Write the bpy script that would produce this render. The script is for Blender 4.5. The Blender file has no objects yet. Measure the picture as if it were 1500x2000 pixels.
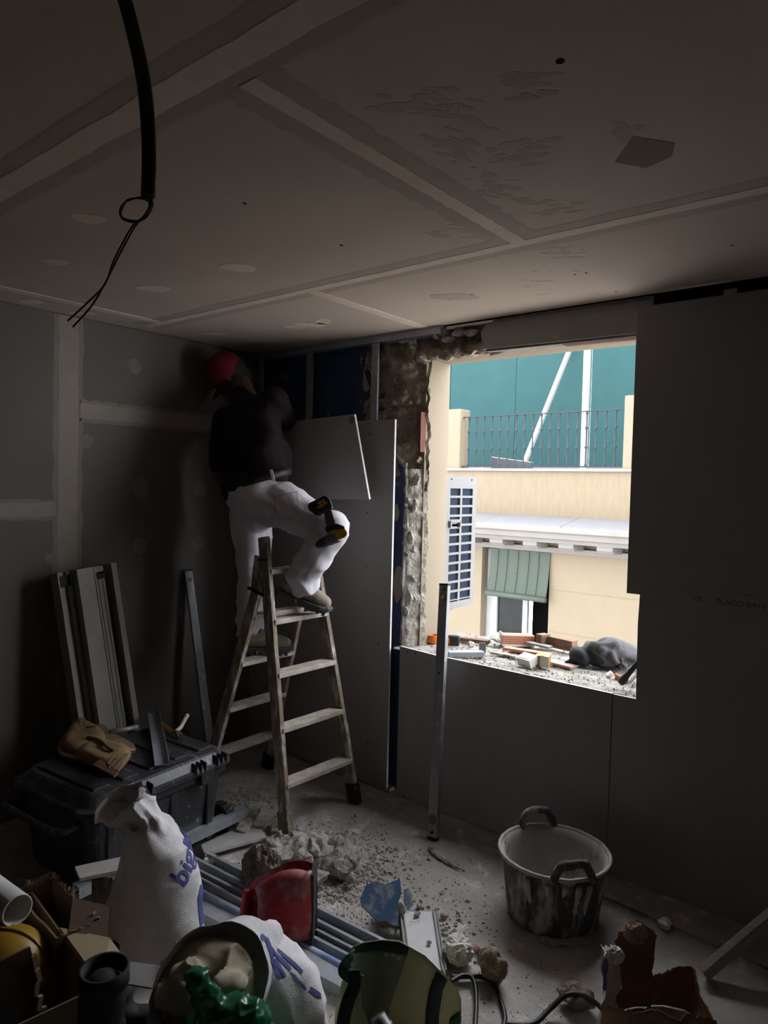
import bpy, bmesh, math, random
from mathutils import Vector, Matrix, Euler, noise
from mathutils.bvhtree import BVHTree
V = Vector
random.seed(7)
S = bpy.context.scene
COL = S.collection
PI = math.pi

# ------------------------------------------------------------------ camera
CAM = V((0, 0, 1.65)); FPX = 1368.8
yaw, pitch, roll = math.radians(39.17), math.radians(-2.19), math.radians(1.39)
fw = V((-math.sin(yaw) * math.cos(pitch), math.cos(yaw) * math.cos(pitch), math.sin(pitch)))
r0 = V((math.cos(yaw), math.sin(yaw), 0)); u0 = r0.cross(fw)
rt = r0 * math.cos(roll) + u0 * math.sin(roll); up = u0 * math.cos(roll) - r0 * math.sin(roll)
cd = bpy.data.cameras.new('camera'); cam = bpy.data.objects.new('camera', cd); COL.objects.link(cam)
cam.matrix_world = Matrix(((rt.x, up.x, -fw.x, CAM.x), (rt.y, up.y, -fw.y, CAM.y), (rt.z, up.z, -fw.z, CAM.z), (0, 0, 0, 1)))
cd.sensor_fit = 'HORIZONTAL'; cd.sensor_width = 36; cd.lens = FPX / 1500 * 36
cd.clip_start = 0.05
S.camera = cam

# ------------------------------------------------------------------ sky, exposure
wd = bpy.data.worlds.new('overcast_sky'); S.world = wd; wd.use_nodes = True
wd.node_tree.nodes['Background'].inputs[0].default_value = (0.93, 0.96, 1.0, 1)
wd.node_tree.nodes['Background'].inputs[1].default_value = 10.0
S.view_settings.view_transform = 'Standard'
S.view_settings.look = 'None'
S.view_settings.exposure = 0.0
S.view_settings.gamma = 1.0
S.view_settings.use_curve_mapping = False
S.cycles.use_denoising = True
S.cycles.max_bounces = 10
S.cycles.diffuse_bounces = 7


# ------------------------------------------------------------------ photo rays onto real planes
def ray(x, y): return fw + rt * ((x - 750) / FPX) - up * ((y - 1000) / FPX)
def atZ(x, y, z=0.0): d = ray(x, y); return CAM + d * ((z - CAM.z) / d.z)
def atY(x, y, Y): d = ray(x, y); return CAM + d * (Y / d.y)
def atX(x, y, X): d = ray(x, y); return CAM + d * (X / d.x)
IR = V((rt.x, rt.y, 0)).normalized()      # level direction, to the right as seen by the photographer
IF = V((-IR.y, IR.x, 0))                  # level direction, away from the photographer
UZ = V((0, 0, 1))


# ------------------------------------------------------------------ materials
MATS = {}
def mat(name, c1, c2=None, rough=0.8, metal=0.0, scale=6.0, bump=0.0, bscale=None, dust=None, coat=0, stretch=None, trans=0):
    if name in MATS: return MATS[name]
    m = bpy.data.materials.new(name); m.use_nodes = True
    nt = m.node_tree; N = nt.nodes; L = nt.links
    b = N['Principled BSDF']
    tc = N.new('ShaderNodeTexCoord'); co = tc.outputs['Object']
    if stretch:
        mp = N.new('ShaderNodeMapping'); mp.inputs['Scale'].default_value = stretch
        L.new(co, mp.inputs['Vector']); co = mp.outputs['Vector']
    b.inputs['Roughness'].default_value = rough; b.inputs['Metallic'].default_value = metal
    if coat: b.inputs['Coat Weight'].default_value = coat
    c2 = c2 or tuple(x * 0.8 for x in c1)
    n = N.new('ShaderNodeTexNoise'); n.inputs['Scale'].default_value = scale; n.inputs['Detail'].default_value = 6
    n.inputs['Roughness'].default_value = 0.62
    L.new(co, n.inputs['Vector'])
    rp = N.new('ShaderNodeValToRGB'); rp.color_ramp.elements[0].position = 0.35; rp.color_ramp.elements[1].position = 0.68
    rp.color_ramp.elements[0].color = (*c2, 1); rp.color_ramp.elements[1].color = (*c1, 1)
    L.new(n.outputs['Fac'], rp.inputs['Fac'])
    out = rp.outputs['Color']
    if dust:
        dc, amt, dsc = dust
        d = N.new('ShaderNodeTexNoise'); d.inputs['Scale'].default_value = dsc; d.inputs['Detail'].default_value = 8
        d.inputs['Roughness'].default_value = 0.7
        L.new(co, d.inputs['Vector'])
        dr = N.new('ShaderNodeValToRGB'); dr.color_ramp.elements[0].position = 0.62 - amt * 0.3; dr.color_ramp.elements[1].position = 0.72 - amt * 0.2
        L.new(d.outputs['Fac'], dr.inputs['Fac'])
        mx = N.new('ShaderNodeMix'); mx.data_type = 'RGBA'
        L.new(dr.outputs['Color'], mx.inputs['Factor']); L.new(out, mx.inputs['A']); mx.inputs['B'].default_value = (*dc, 1)
        out = mx.outputs['Result']
        if metal:
            iv = N.new('ShaderNodeMath'); iv.operation = 'MULTIPLY_ADD'; iv.inputs[1].default_value = -metal; iv.inputs[2].default_value = metal
            L.new(dr.outputs['Color'], iv.inputs[0]); L.new(iv.outputs[0], b.inputs['Metallic'])
    L.new(out, b.inputs['Base Color'])
    if trans: b.inputs['Transmission Weight'].default_value = trans
    if bump:
        bn = N.new('ShaderNodeTexNoise'); bn.inputs['Scale'].default_value = bscale or scale * 4; bn.inputs['Detail'].default_value = 8
        L.new(co, bn.inputs['Vector'])
        bp = N.new('ShaderNodeBump'); bp.inputs['Strength'].default_value = bump; bp.inputs['Distance'].default_value = 0.01
        L.new(bn.outputs['Fac'], bp.inputs['Height']); L.new(bp.outputs['Normal'], b.inputs['Normal'])
    MATS[name] = m
    return m

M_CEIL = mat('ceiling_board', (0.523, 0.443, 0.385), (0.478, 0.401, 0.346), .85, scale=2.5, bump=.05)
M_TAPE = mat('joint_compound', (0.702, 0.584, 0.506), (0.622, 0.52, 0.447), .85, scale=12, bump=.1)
M_BAND = mat('thin_compound', (0.42, 0.352, 0.309), (0.385, 0.32, 0.282), .85, scale=10, bump=.06)
M_PATCH = mat('filler', (0.722, 0.614, 0.522), (0.664, 0.56, 0.473), .85, scale=14, bump=.06)
M_SCUFF = mat('scuff', (0.24, 0.191, 0.169), (0.22, 0.179, 0.158), .9, scale=30)
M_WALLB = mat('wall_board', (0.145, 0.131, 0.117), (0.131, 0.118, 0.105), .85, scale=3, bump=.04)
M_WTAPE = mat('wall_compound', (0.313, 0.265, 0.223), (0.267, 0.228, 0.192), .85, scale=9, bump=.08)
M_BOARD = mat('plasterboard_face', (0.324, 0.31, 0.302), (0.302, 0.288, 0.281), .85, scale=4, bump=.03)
M_BOARD2 = mat('plasterboard_offcut_face', (.40, .385, .36), (.36, .345, .33), .85, scale=8, bump=.05, dust=((.5, .48, .45), .2, 14))
M_GYPS = mat('gypsum', (.75, .72, .70), (.66, .63, .60), .9, scale=30, bump=.2)
M_FLOOR = mat('screed', (0.52, 0.49, 0.465), (0.27, 0.25, 0.23), .9, scale=1.6, bump=.35, bscale=60, dust=((.62, .59, .57), .25, 9))
M_BLUEW = mat('old_blue_paint', (.035, .075, .17), (.025, .05, .12), .55, scale=5, bump=.1, dust=((.30, .29, .28), .05, 6))
M_RUBB = mat('rubble_masonry', (.40, .33, .26), (.14, .105, .08), .95, scale=14, bump=1.0, bscale=40, dust=((.55, .50, .44), .12, 9))
M_JAMB = mat('lime_mortar_jamb', (0.72, 0.68, 0.62), (0.4, 0.36, 0.31), .95, scale=22, bump=1.0, bscale=55)
M_PLASTER = mat('broken_plaster', (0.33, 0.31, 0.28), (0.22, 0.205, 0.185), .95, scale=16, bump=.8, bscale=50)
M_TERRA = mat('terracotta', (0.495, 0.225, 0.15), (0.413, 0.173, 0.112), .85, scale=14, bump=.2, stretch=(1, 1, 6))
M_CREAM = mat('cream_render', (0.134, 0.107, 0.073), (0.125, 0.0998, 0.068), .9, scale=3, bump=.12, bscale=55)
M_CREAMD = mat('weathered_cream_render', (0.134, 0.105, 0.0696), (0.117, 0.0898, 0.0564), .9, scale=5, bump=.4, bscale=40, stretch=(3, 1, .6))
M_LEDGE = mat('zinc_ledge', (0.103, 0.105, 0.113), (0.093, 0.0948, 0.103), .5, scale=3)
M_CORN = mat('cornice_paint', (0.126, 0.117, 0.111), (0.114, 0.105, 0.0979), .8, scale=4)
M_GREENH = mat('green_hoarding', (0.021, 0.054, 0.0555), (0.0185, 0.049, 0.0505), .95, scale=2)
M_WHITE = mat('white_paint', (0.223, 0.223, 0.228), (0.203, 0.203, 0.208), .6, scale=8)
M_RAIL = mat('grey_iron', (0.0275, 0.0308, 0.0374), (0.022, 0.0248, 0.0303), .6, 0, scale=20)
M_BLIND = mat('green_slats', (0.0254, 0.0375, 0.0254), (0.0221, 0.0321, 0.0221), .7, scale=20)
M_GLASS = mat('dark_glass', (.010, .011, .011), (.005, .006, .006), .08, scale=3)
M_DARK = mat('shade_backing_black', (.0022, .0022, .0026), None, .9, scale=4)  # near-black: painted shade in the gap and far opening, also backs the boards
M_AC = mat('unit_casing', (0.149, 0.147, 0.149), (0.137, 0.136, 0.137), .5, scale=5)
M_FIN = mat('blue_fins', (0.0126, 0.0214, 0.0403), (0.00882, 0.0151, 0.0302), .5, .2, scale=30)
M_GALV = mat('galvanised', (.46, .49, .54), (.36, .39, .43), .40, .45, scale=20, dust=((.45, .43, .41), .15, 10))
M_ALU = mat('worn_aluminium', (.34, .34, .35), (.24, .24, .25), .5, .6, scale=14, bump=.05, dust=((.55, .53, .50), .12, 16), stretch=(1, 1, .5))
M_LADW = mat('worn_wood', (0.259, 0.209, 0.158), (0.158, 0.119, 0.0864), .8, scale=10, bump=.3, dust=((.55, .51, .46), .42, 11), stretch=(2, 2, .6))
M_TREAD = mat('plastered_tread', (0.527, 0.489, 0.442), (0.357, 0.306, 0.255), .85, scale=20, bump=.35)
M_BLACKP = mat('black_plastic', (.035, .036, .042), (.024, .025, .03), .45, scale=8, bump=.05, dust=((.32, .31, .31), .08, 28))
M_LIDP = mat('scuffed_black_lid', (0.0375, 0.039, 0.045), (0.0225, 0.0232, 0.0277), .45, scale=5, bump=.1, dust=((.17, .17, .18), .25, 12), stretch=(1, 4, 1))
M_RUBBER = mat('black_rubber', (0.017, 0.017, 0.018), (0.012, 0.012, 0.012), .75, scale=14, bump=.1, dust=((.25, .24, .23), .06, 10))
M_REDP = mat('red_plastic', (0.4, 0.0125, 0.0275), (0.338, 0.01, 0.0225), .5, scale=6, dust=((.34, .17, .18), .5, 9))
M_LEATH = mat('tan_leather', (.26, .17, .095), (.18, .115, .065), .65, scale=9, bump=.2)
M_LEATHD = mat('brown_leather', (.11, .055, .035), (.08, .04, .025), .6, scale=12, bump=.15)
M_SACK = mat('woven_sack', (0.76, 0.74, 0.77), (0.62, 0.6, 0.624), .8, scale=18, bump=.35, bscale=220)
M_PRINT = mat('blue_print', (.06, .075, .26), (.09, .10, .30), .8, scale=40)
M_BEIGE = mat('beige_filling', (.46, .40, .31), (.38, .33, .25), .95, scale=8, bump=.3)
M_GREENB = mat('green_bin_bag', (.012, .14, .055), (.008, .10, .04), .25, scale=5)
M_CARD = mat('cardboard', (0.22, 0.155, 0.09), (0.185, 0.13, 0.075), .9, scale=6, bump=.05)  # box panels: cardboard darkened so their shade sits in the colour
M_CARDD = mat('brown_shaded_cardboard', (0.1, 0.062, 0.042), (0.085, 0.052, 0.035), .9, scale=6)  # brown board; the flap's shadow is mixed into this tone
M_CARDG = mat('grey_cardboard', (0.2, 0.19, 0.185), (0.17, 0.16, 0.155), .9, scale=6)
M_CARDT = mat('torn_cardboard', (0.34, 0.26, 0.18), (0.24, 0.18, 0.12), .95, scale=30, bump=.3)
M_YEL = mat('yellow_plastic', (0.36, 0.205, 0.012), (0.31, 0.175, 0.01), .45, scale=5)
M_NAVY = mat('navy_cloth', (.03, .04, .085), (.02, .027, .06), .85, scale=10, bump=.3)
M_BAGY = mat('yellow_green_bag', (0.78, 0.76, 0.36), (0.62, 0.6, 0.3), .6, scale=7, bump=.15)
M_BAGD = mat('olive_bag_panel', (0.26, 0.28, 0.19), (0.22, 0.24, 0.16), .6, scale=6)
M_BAGK = mat('black_green_webbing', (.012, .03, .02), (.01, .024, .016), .7, scale=10)
M_BAGG = mat('green_webbing', (.03, .17, .10), (.02, .12, .07), .7, scale=10)
M_LETT = mat('pale_lettering', (.62, .62, .56), None, .8)
M_MORT = mat('mortar_rubble', (.46, .43, .395), (.28, .26, .235), .95, scale=18, bump=.8, bscale=50)
M_ROCK = mat('brown_conglomerate', (.33, .27, .20), (.16, .125, .09), .95, scale=40, bump=1.0, bscale=60)
M_PAPER = mat('crumpled_paper', (.72, .71, .69), (.60, .58, .56), .9, scale=8, bump=.1)
M_KRAFT = mat('brown_kraft_paper', (.28, .165, .09), (.20, .115, .065), .85, scale=8, bump=.2)
M_BLUEP = mat('blue_painted_plaster', (.10, .19, .42), (.085, .16, .35), .8, scale=8, bump=.1, dust=((.45, .48, .55), .55, 14))
M_TUB = mat('cement_stained_rubber', (0.055, 0.055, 0.057), (0.034, 0.034, 0.036), .75, scale=7, bump=.3, dust=((.34, .33, .32), .5, 8), stretch=(2.2, 2.2, .6))
M_TUBI = mat('dried_plaster_lining', (0.42, 0.392, 0.36), (0.33, 0.31, 0.286), .9, scale=7, bump=.3, dust=((.09, .085, .08), .22, 7))
M_PLANK = mat('grey_plank', (.42, .39, .35), (.28, .26, .23), .85, scale=8, bump=.2, stretch=(.6, 4, 4))
M_WIRE = mat('black_wire', (.012, .013, .02), None, .4)
M_HOSE = mat('black_conduit', (.012, .012, .013), None, .45)
M_ORANGE = mat('orange_plastic', (.85, .20, .04), (.78, .17, .03), .5)
M_GREYC = mat('grey_sweatshirt', (0.0806, 0.0766, 0.0822), (0.0605, 0.0584, 0.0645), .95, scale=10, bump=.25, bscale=120)
M_CLOTHD = mat('charcoal_cloth', (0.0275, 0.03, 0.035), (0.02, 0.0215, 0.025), .95, scale=10, bump=.2)
M_WOODB = mat('old_timber', (0.2, 0.12, 0.075), (0.13, 0.075, 0.045), .9, scale=10, bump=.3, stretch=(1, 5, 5))
M_SKIN = mat('skin', (0.105, 0.0577, 0.0403), (0.091, 0.049, 0.0332), .6, scale=8)
M_SHIRT = mat('dark_tee', (0.023, 0.0173, 0.0182), (0.0173, 0.013, 0.0139), .95, scale=8, bump=.15)
M_TROU = mat('white_trousers', (0.68, 0.66, 0.734), (0.56, 0.53, 0.572), .9, scale=5, bump=.2, bscale=30, dust=((.52, .48, .45), .1, 6))
M_CAPR = mat('red_cap_cloth', (0.185, 0.00528, 0.0132), (0.154, 0.0044, 0.0106), .8, scale=20, bump=.1)
M_BELT = mat('black_belt', (.015, .013, .013), None, .6)
M_BOOT = mat('tan_suede', (.34, .285, .22), (.25, .21, .16), .9, scale=14, bump=.2)
M_SOLE = mat('grey_sole', (.09, .095, .10), (.06, .063, .068), .8, scale=16, bump=.3, dust=((.45, .44, .43), .15, 20))
M_HAIR = mat('dark_hair', (.02, .014, .011), None, .8)
M_DRILLK = mat('drill_black', (.018, .018, .019), None, .5, scale=8, dust=((.2, .19, .18), .08, 40))
M_DRILLG = mat('drill_grey', (.11, .11, .115), (.085, .085, .09), .5)
M_DRILLY = mat('drill_yellow', (.68, .38, .03), (.60, .33, .025), .5, scale=30, dust=((.1, .08, .05), .05, 50))
M_CHROME = mat('chrome', (.6, .6, .6), None, .25, .9)
M_VIAL = mat('green_vial', (.60, .75, .12), None, .2)
M_HOLE = mat('screw_hole', (.02, .018, .016), None, .9)
M_STAMP = mat('grey_ink', (.16, .15, .15), None, .9)


for _m, _v in ((M_DARK, .02), (M_RAIL, .15), (M_GLASS, .12), (M_FIN, .1), (M_GREENH, .1), (M_SHIRT, .1), (M_HOLE, .05)): _m.node_tree.nodes['Principled BSDF'].inputs['Specular IOR Level'].default_value = _v
M_DIM = mat('bounce_damping_wall', (0.064, 0.052, 0.044), (0.048, 0.04, 0.034), .95, scale=4)  # colour of the unseen rear walls, darkened to cut their bounce light


# ------------------------------------------------------------------ object helpers
def mtx(loc, rz=0): return Matrix.Translation(V(loc)) @ Matrix.Rotation(rz, 4, 'Z')
PM = {}
def thing(name, label, cat, loc, rz=0, group=None):
    o = bpy.data.objects.new(name, None); COL.objects.link(o)
    o.location = loc; o.rotation_euler = (0, 0, rz); o.empty_display_size = .1
    PM[o.name] = mtx(loc, rz)
    o['label'] = label; o['category'] = cat
    if group: o['group'] = group
    return o
def obj(name, bm, m, parent=None, world=False, smooth=False, kind=None, label=None, solid=0, subsurf=0):
    if isinstance(bm, bmesh.types.BMesh):
        me = bpy.data.meshes.new(name)
        if world and parent is not None: bm.transform(PM.get(parent.name, Matrix()).inverted())
        bmesh.ops.recalc_face_normals(bm, faces=bm.faces)
        bm.to_mesh(me); bm.free()
    else:
        me = bm
        if world and parent is not None: me.transform(PM.get(parent.name, Matrix()).inverted())
    for mm in (m if isinstance(m, (list, tuple)) else [m]): me.materials.append(mm)
    if smooth:
        for p in me.polygons: p.use_smooth = True
    o = bpy.data.objects.new(name, me); COL.objects.link(o)
    if parent is not None: o.parent = parent; PM[o.name] = PM.get(parent.name, Matrix())
    if kind: o['kind'] = kind
    if label: o['label'] = label
    if solid:
        md = o.modifiers.new('thickness', 'SOLIDIFY'); md.thickness = solid; md.offset = 0
    if subsurf:
        md = o.modifiers.new('smooth', 'SUBSURF'); md.levels = subsurf; md.render_levels = subsurf
    return o
def tag(o, label, cat, group=None):
    o['label'] = label; o['category'] = cat
    if group: o['group'] = group
    return o
def single(name, bm, m, label, cat, loc, group=None, **k):          # a thing that is one mesh: world-space bm, origin moved to loc
    bm.transform(Matrix.Translation(-V(loc)))
    o = obj(name, bm, m, None, **k); o.location = loc
    PM[o.name] = Matrix.Translation(V(loc))
    return tag(o, label, cat, group)
def structure(name, bm, m, **k): return obj(name, bm, m, kind='structure', **k)
NB = bmesh.new
def box(bm, c, s, R=None, bev=0, seg=2):
    r = bmesh.ops.create_cube(bm, size=1); vs = r['verts']
    for v in vs: v.co = V((v.co.x * s[0], v.co.y * s[1], v.co.z * s[2]))
    if bev:
        es = list({e for v in vs for e in v.link_edges})
        rb = bmesh.ops.bevel(bm, geom=es, offset=bev, segments=seg, profile=.6, affect='EDGES')
        vs = list({v for f in rb['faces'] for v in f.verts} | {v for v in vs if v.is_valid})
    T = Matrix.Translation(V(c)) @ (R.to_4x4() if R is not None else Matrix())
    for v in vs: v.co = T @ v.co
    return vs
def frame(x, z):                                                      # 3x3 with columns x, y, z
    x = V(x).normalized(); z = V(z); z = (z - x * z.dot(x)).normalized(); y = z.cross(x)
    return Matrix(((x.x, y.x, z.x), (x.y, y.y, z.y), (x.z, y.z, z.z)))
def bar(bm, p0, p1, w, t, wdir=(1, 0, 0), bev=0):                     # rectangular bar p0-p1; w along wdir, t across
    p0, p1 = V(p0), V(p1); d = p1 - p0
    x = d.normalized(); y = V(wdir); y = (y - x * y.dot(x)).normalized(); z = x.cross(y)
    R = Matrix(((x.x, y.x, z.x), (x.y, y.y, z.y), (x.z, y.z, z.z)))
    return box(bm, (p0 + p1) / 2, (d.length, w, t), R, bev)
def ring_loft(bm, rings, cap0=True, cap1=True, closed=True):
    vr = [[bm.verts.new(p) for p in r] for r in rings]
    n = len(vr[0])
    for a, b in zip(vr, vr[1:]):
        for i in range(n if closed else n - 1):
            j = (i + 1) % n
            try: bm.faces.new((a[i], a[j], b[j], b[i]))
            except ValueError: pass
    if cap0: bm.faces.new(list(reversed(vr[0])))
    if cap1: bm.faces.new(vr[-1])
    return vr
def tube(bm, pts, r, n=8, cap=True):
    pts = [V(p) for p in pts]; rings = []
    rr = r if isinstance(r, (list, tuple)) else [r] * len(pts)
    t = (pts[1] - pts[0]).normalized(); a = t.orthogonal().normalized()
    for i, p in enumerate(pts):
        t = (pts[min(i + 1, len(pts) - 1)] - pts[max(i - 1, 0)]).normalized()
        a = (a - t * a.dot(t)).normalized(); b = t.cross(a)
        rings.append([p + (a * math.cos(2 * PI * k / n) + b * math.sin(2 * PI * k / n)) * rr[i] for k in range(n)])
    ring_loft(bm, rings, cap, cap)
def lathe(bm, prof, c=(0, 0, 0), n=24, R=None, cap=True):
    R = R or Matrix.Identity(3); c = V(c)
    rings = [[c + R @ V((r * math.cos(2 * PI * k / n), r * math.sin(2 * PI * k / n), z)) for k in range(n)] for r, z in prof]
    ring_loft(bm, rings, cap, cap)
def prism(bm, poly, ex):                                              # world-space polygon extruded by vector ex
    ex = V(ex); a = [bm.verts.new(V(p)) for p in poly]; b = [bm.verts.new(V(p) + ex) for p in poly]
    n = len(a); bm.faces.new(a); bm.faces.new(list(reversed(b)))
    for i in range(n): bm.faces.new((a[i], b[i], b[(i + 1) % n], a[(i + 1) % n]))
def wallpoly(bm, xz, y, d): prism(bm, [(x, y, z) for x, z in xz], (0, d, 0))
def catmull(pts, k=6):
    pts = [V(p) for p in pts]; P = [pts[0]] + pts + [pts[-1]]; out = []
    for i in range(1, len(P) - 2):
        for j in range(k):
            t = j / k; a, b, c, d = P[i - 1:i + 3]
            out.append(.5 * ((2 * b) + (c - a) * t + (2 * a - 5 * b + 4 * c - d) * t * t + (3 * b - a - 3 * c + d) * t ** 3))
    return out + [pts[-1]]
def nz(p, s, o=0): return noise.noise(V((p[0] * s + o, p[1] * s - o, p[2] * s + 2 * o)))
def rough(bm, amp, sc, o=0, verts=None):
    bm.normal_update()
    for v in (verts or bm.verts): v.co += v.normal * (nz(v.co, sc, o) + .5 * nz(v.co, sc * 2.3, o + 5)) * amp
def chunk(bm, c, s, seed=0, sub=2, R=None, amp=.35):                   # broken angular lump
    rnd = random.Random(seed)
    r = bmesh.ops.create_icosphere(bm, subdivisions=sub, radius=1); vs = r['verts']
    R = R or Euler((rnd.random() * 6, rnd.random() * 6, rnd.random() * 6)).to_matrix()
    planes = [(V((rnd.uniform(-1, 1), rnd.uniform(-1, 1), rnd.uniform(-1, 1))).normalized(), rnd.uniform(.5, .85)) for _ in range(9)]
    for v in vs:
        p = v.co.copy()
        for nn, d in planes:
            k = p.dot(nn)
            if k > d: p -= nn * (k - d)
        p *= 1 + amp * .5 * noise.noise(p * 2.2 + V((seed * 3.1, 0, 0)))
        p = V((p.x * s[0], p.y * s[1], p.z * s[2]))
        v.co = V(c) + R @ p
    return vs
def capsule(bm, p0, p1, r0, r1, n=14, sq=None):                        # tapered round-ended limb; sq = (direction, factor) flattens it
    p0, p1 = V(p0), V(p1); d = p1 - p0; L = d.length
    x = d.normalized() if L > 1e-6 else V((0, 0, 1)); a = x.orthogonal().normalized(); b = x.cross(a)
    prof = [(-math.sin(t), math.cos(t), 0) for t in (PI / 2 * .98, PI / 3, PI / 6)] + [(0, 1, 0)] + [(0, 1, 1)] + [(math.sin(t), math.cos(t), 1) for t in (PI / 6, PI / 3, PI / 2 * .98)]
    rings = []
    for h, w, e in prof:
        c = p0 + x * (h * r0) if not e else p1 + x * (h * r1); rr = w * (r1 if e else r0)
        ring = []
        for k in range(n):
            o = (a * math.cos(2 * PI * k / n) + b * math.sin(2 * PI * k / n)) * rr
            if sq: q = V(sq[0]).normalized(); o -= q * o.dot(q) * (1 - sq[1])
            ring.append(c + o)
        rings.append(ring)
    ring_loft(bm, rings)
def ell(bm, c, r, R=None, sub=3):
    rr = bmesh.ops.create_icosphere(bm, subdivisions=sub, radius=1)
    R = R or Matrix.Identity(3)
    for v in rr['verts']: v.co = V(c) + R @ V((v.co.x * r[0], v.co.y * r[1], v.co.z * r[2]))
    return rr['verts']
def fuse(bm, vox, it=4, fac=.5):                                       # melt overlapping solids into one continuous surface
    me = bpy.data.meshes.new('tmp'); bm.to_mesh(me); bm.free()
    o = bpy.data.objects.new('tmp', me); COL.objects.link(o)
    md = o.modifiers.new('r', 'REMESH'); md.mode = 'VOXEL'; md.voxel_size = vox; md.use_smooth_shade = True
    sm = o.modifiers.new('s', 'SMOOTH'); sm.iterations = it; sm.factor = fac
    dg = bpy.context.evaluated_depsgraph_get()
    e = bpy.data.meshes.new_from_object(o.evaluated_get(dg), depsgraph=dg)
    bpy.data.objects.remove(o); bpy.data.meshes.remove(me)
    b = NB(); b.from_mesh(e); bpy.data.meshes.remove(e)
    return b
def wrinkle(bm, fn):
    bm.normal_update()
    for v, d in [(v, v.normal * fn(v.co)) for v in bm.verts]: v.co += d
def text_mesh(body, size, shear=0):
    cu = bpy.data.curves.new('t', 'FONT'); cu.body = body; cu.size = size; cu.align_x = 'CENTER'; cu.align_y = 'CENTER'; cu.shear = shear; cu.offset = size * .02
    o = bpy.data.objects.new('t', cu); COL.objects.link(o)
    dg = bpy.context.evaluated_depsgraph_get()
    me = bpy.data.meshes.new_from_object(o.evaluated_get(dg), depsgraph=dg)
    bpy.data.objects.remove(o)
    b = NB(); b.from_mesh(me); bpy.data.meshes.remove(me)
    bmesh.ops.triangulate(b, faces=b.faces)
    for _ in range(3):
        es = [e for e in b.edges if e.calc_length() > size * .12]
        if es: bmesh.ops.subdivide_edges(b, edges=es, cuts=1); bmesh.ops.triangulate(b, faces=b.faces)
    return b
def text(name, body, size, m, parent, M):
    b = text_mesh(body, size); b.transform(M); return obj(name, b, m, parent, world=True)
def strip(bm, p0, p1, w, nrm, h, seed=0, n=26, rag=.12):               # ragged-edged smear of compound, proud by h
    p0, p1, nrm = V(p0), V(p1), V(nrm); d = (p1 - p0); s = d.normalized().cross(nrm); rings = []
    for i in range(n + 1):
        p = p0 + d * (i / n)
        a = w / 2 * (1 + rag * noise.noise(V((i * .5, seed, 0)))); b = w / 2 * (1 + rag * noise.noise(V((i * .5, seed + 9, 3))))
        rings.append([p + s * a, p + s * (a * .9) + nrm * h, p - s * (b * .9) + nrm * h, p - s * b])
    ring_loft(bm, rings)
def smear(bm, c, a, b, nrm, h, seed=0, n=18):                          # flat ragged patch, axis vectors a, b
    c, a, b, nrm = V(c), V(a), V(b), V(nrm)
    pts = []
    for k in range(n):
        t = 2 * PI * k / n; q = 1 + .35 * noise.noise(V((math.cos(t) * 1.3, math.sin(t) * 1.3, seed * 2.7)))
        pts.append(c + (a * math.cos(t) + b * math.sin(t)) * q)
    prism(bm, pts, nrm * h)
def disc(bm, c, r, nrm, h, n=8):
    nrm = V(nrm).normalized(); a = nrm.orthogonal().normalized(); b = nrm.cross(a)
    prism(bm, [V(c) + (a * math.cos(2 * PI * k / n) + b * math.sin(2 * PI * k / n)) * r for k in range(n)], nrm * h)

# ================================================================== THE ROOM
WL, WY, CH = -3.45, 2.90, 2.455
bm = NB(); box(bm, (-.6, .5, -.05), (5.9, 5.0, .1)); FLOOR = structure('floor', bm, M_FLOOR)
# thin patches of trodden plaster and a strip of old screed along the window wall
bm = NB(); prism(bm, [(-2.2, 2.80, 0), (2.3, 2.72, 0), (2.3, 2.90, 0), (-2.2, 2.90, 0)], (0, 0, .006)); obj('screed_strip', bm, M_FLOOR, FLOOR)
bm = NB(); box(bm, (-.6, .5, CH + .06), (5.9, 5.0, .09)); CEIL = structure('ceiling', bm, M_DARK)
g = .0015
for x0, x1, y0, y1 in [(-3.45, 2.3, -2, -.40), (-3.45, 2.3, -.40, .86), (-3.2, -1.14, .86, 2.08), (-1.14, .95, .86, 2.08), (.95, 2.3, .86, 2.08),
                       (-3.45, -3.2, .86, 2.08), (-3.45, -2.13, 2.08, 2.915), (-2.13, .25, 2.08, 2.915), (.25, 2.3, 2.08, 2.915)]:
    bm = NB(); box(bm, ((x0 + x1) / 2, (y0 + y1) / 2, CH + .007), (x1 - x0 - 2 * g, y1 - y0 - 2 * g, .014)); obj('plasterboard_panel', bm, M_CEIL, CEIL)
DN = (0, 0, -1)
for i, (a, b, wb, wt) in enumerate([((-3.4, .86), (2.3, .86), .17, .075), ((-3.33, 2.08), (2.3, 2.08), .16, .05), ((-1.14, .93), (-1.14, 2.06), .17, .055),
                                    ((-2.13, 2.10), (-2.13, 2.9), .08, .06), ((-3.2, -1), (-3.2, 2.06), .09, .06), ((-3.45, -.4), (2.3, -.4), .16, .06)]):
    a3, b3 = (*a, CH), (*b, CH)
    if i in (0, 1, 2):
        bm = NB(); strip(bm, a3, b3, wb, DN, .0008 + i * .0002, i, 60, .22); obj('compound_band', bm, M_BAND, CEIL)
    bm = NB(); strip(bm, a3, b3, wt, DN, .0022 + i * .0002, i + 20, 80, .2); obj('joint_tape', bm, M_TAPE, CEIL)
for i, (x, y, ax, ay) in enumerate([(467, 522, .075, .028), (302, 564, .07, .03), (112, 512, .05, .022), (175, 427, .055, .025), (415, 652, .07, .02),
                                    (605, 634, .09, .03), (630, 628, .04, .04), (575, 638, .06, .025), (500, 665, .05, .015), (60, 590, .05, .02), (160, 612, .07, .018)]):
    bm = NB(); smear(bm, atZ(x, y, CH), IR * ax, IF * ay * 1.6, DN, .0012, i); obj('filler_patch', bm, M_PATCH, CEIL)
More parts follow.
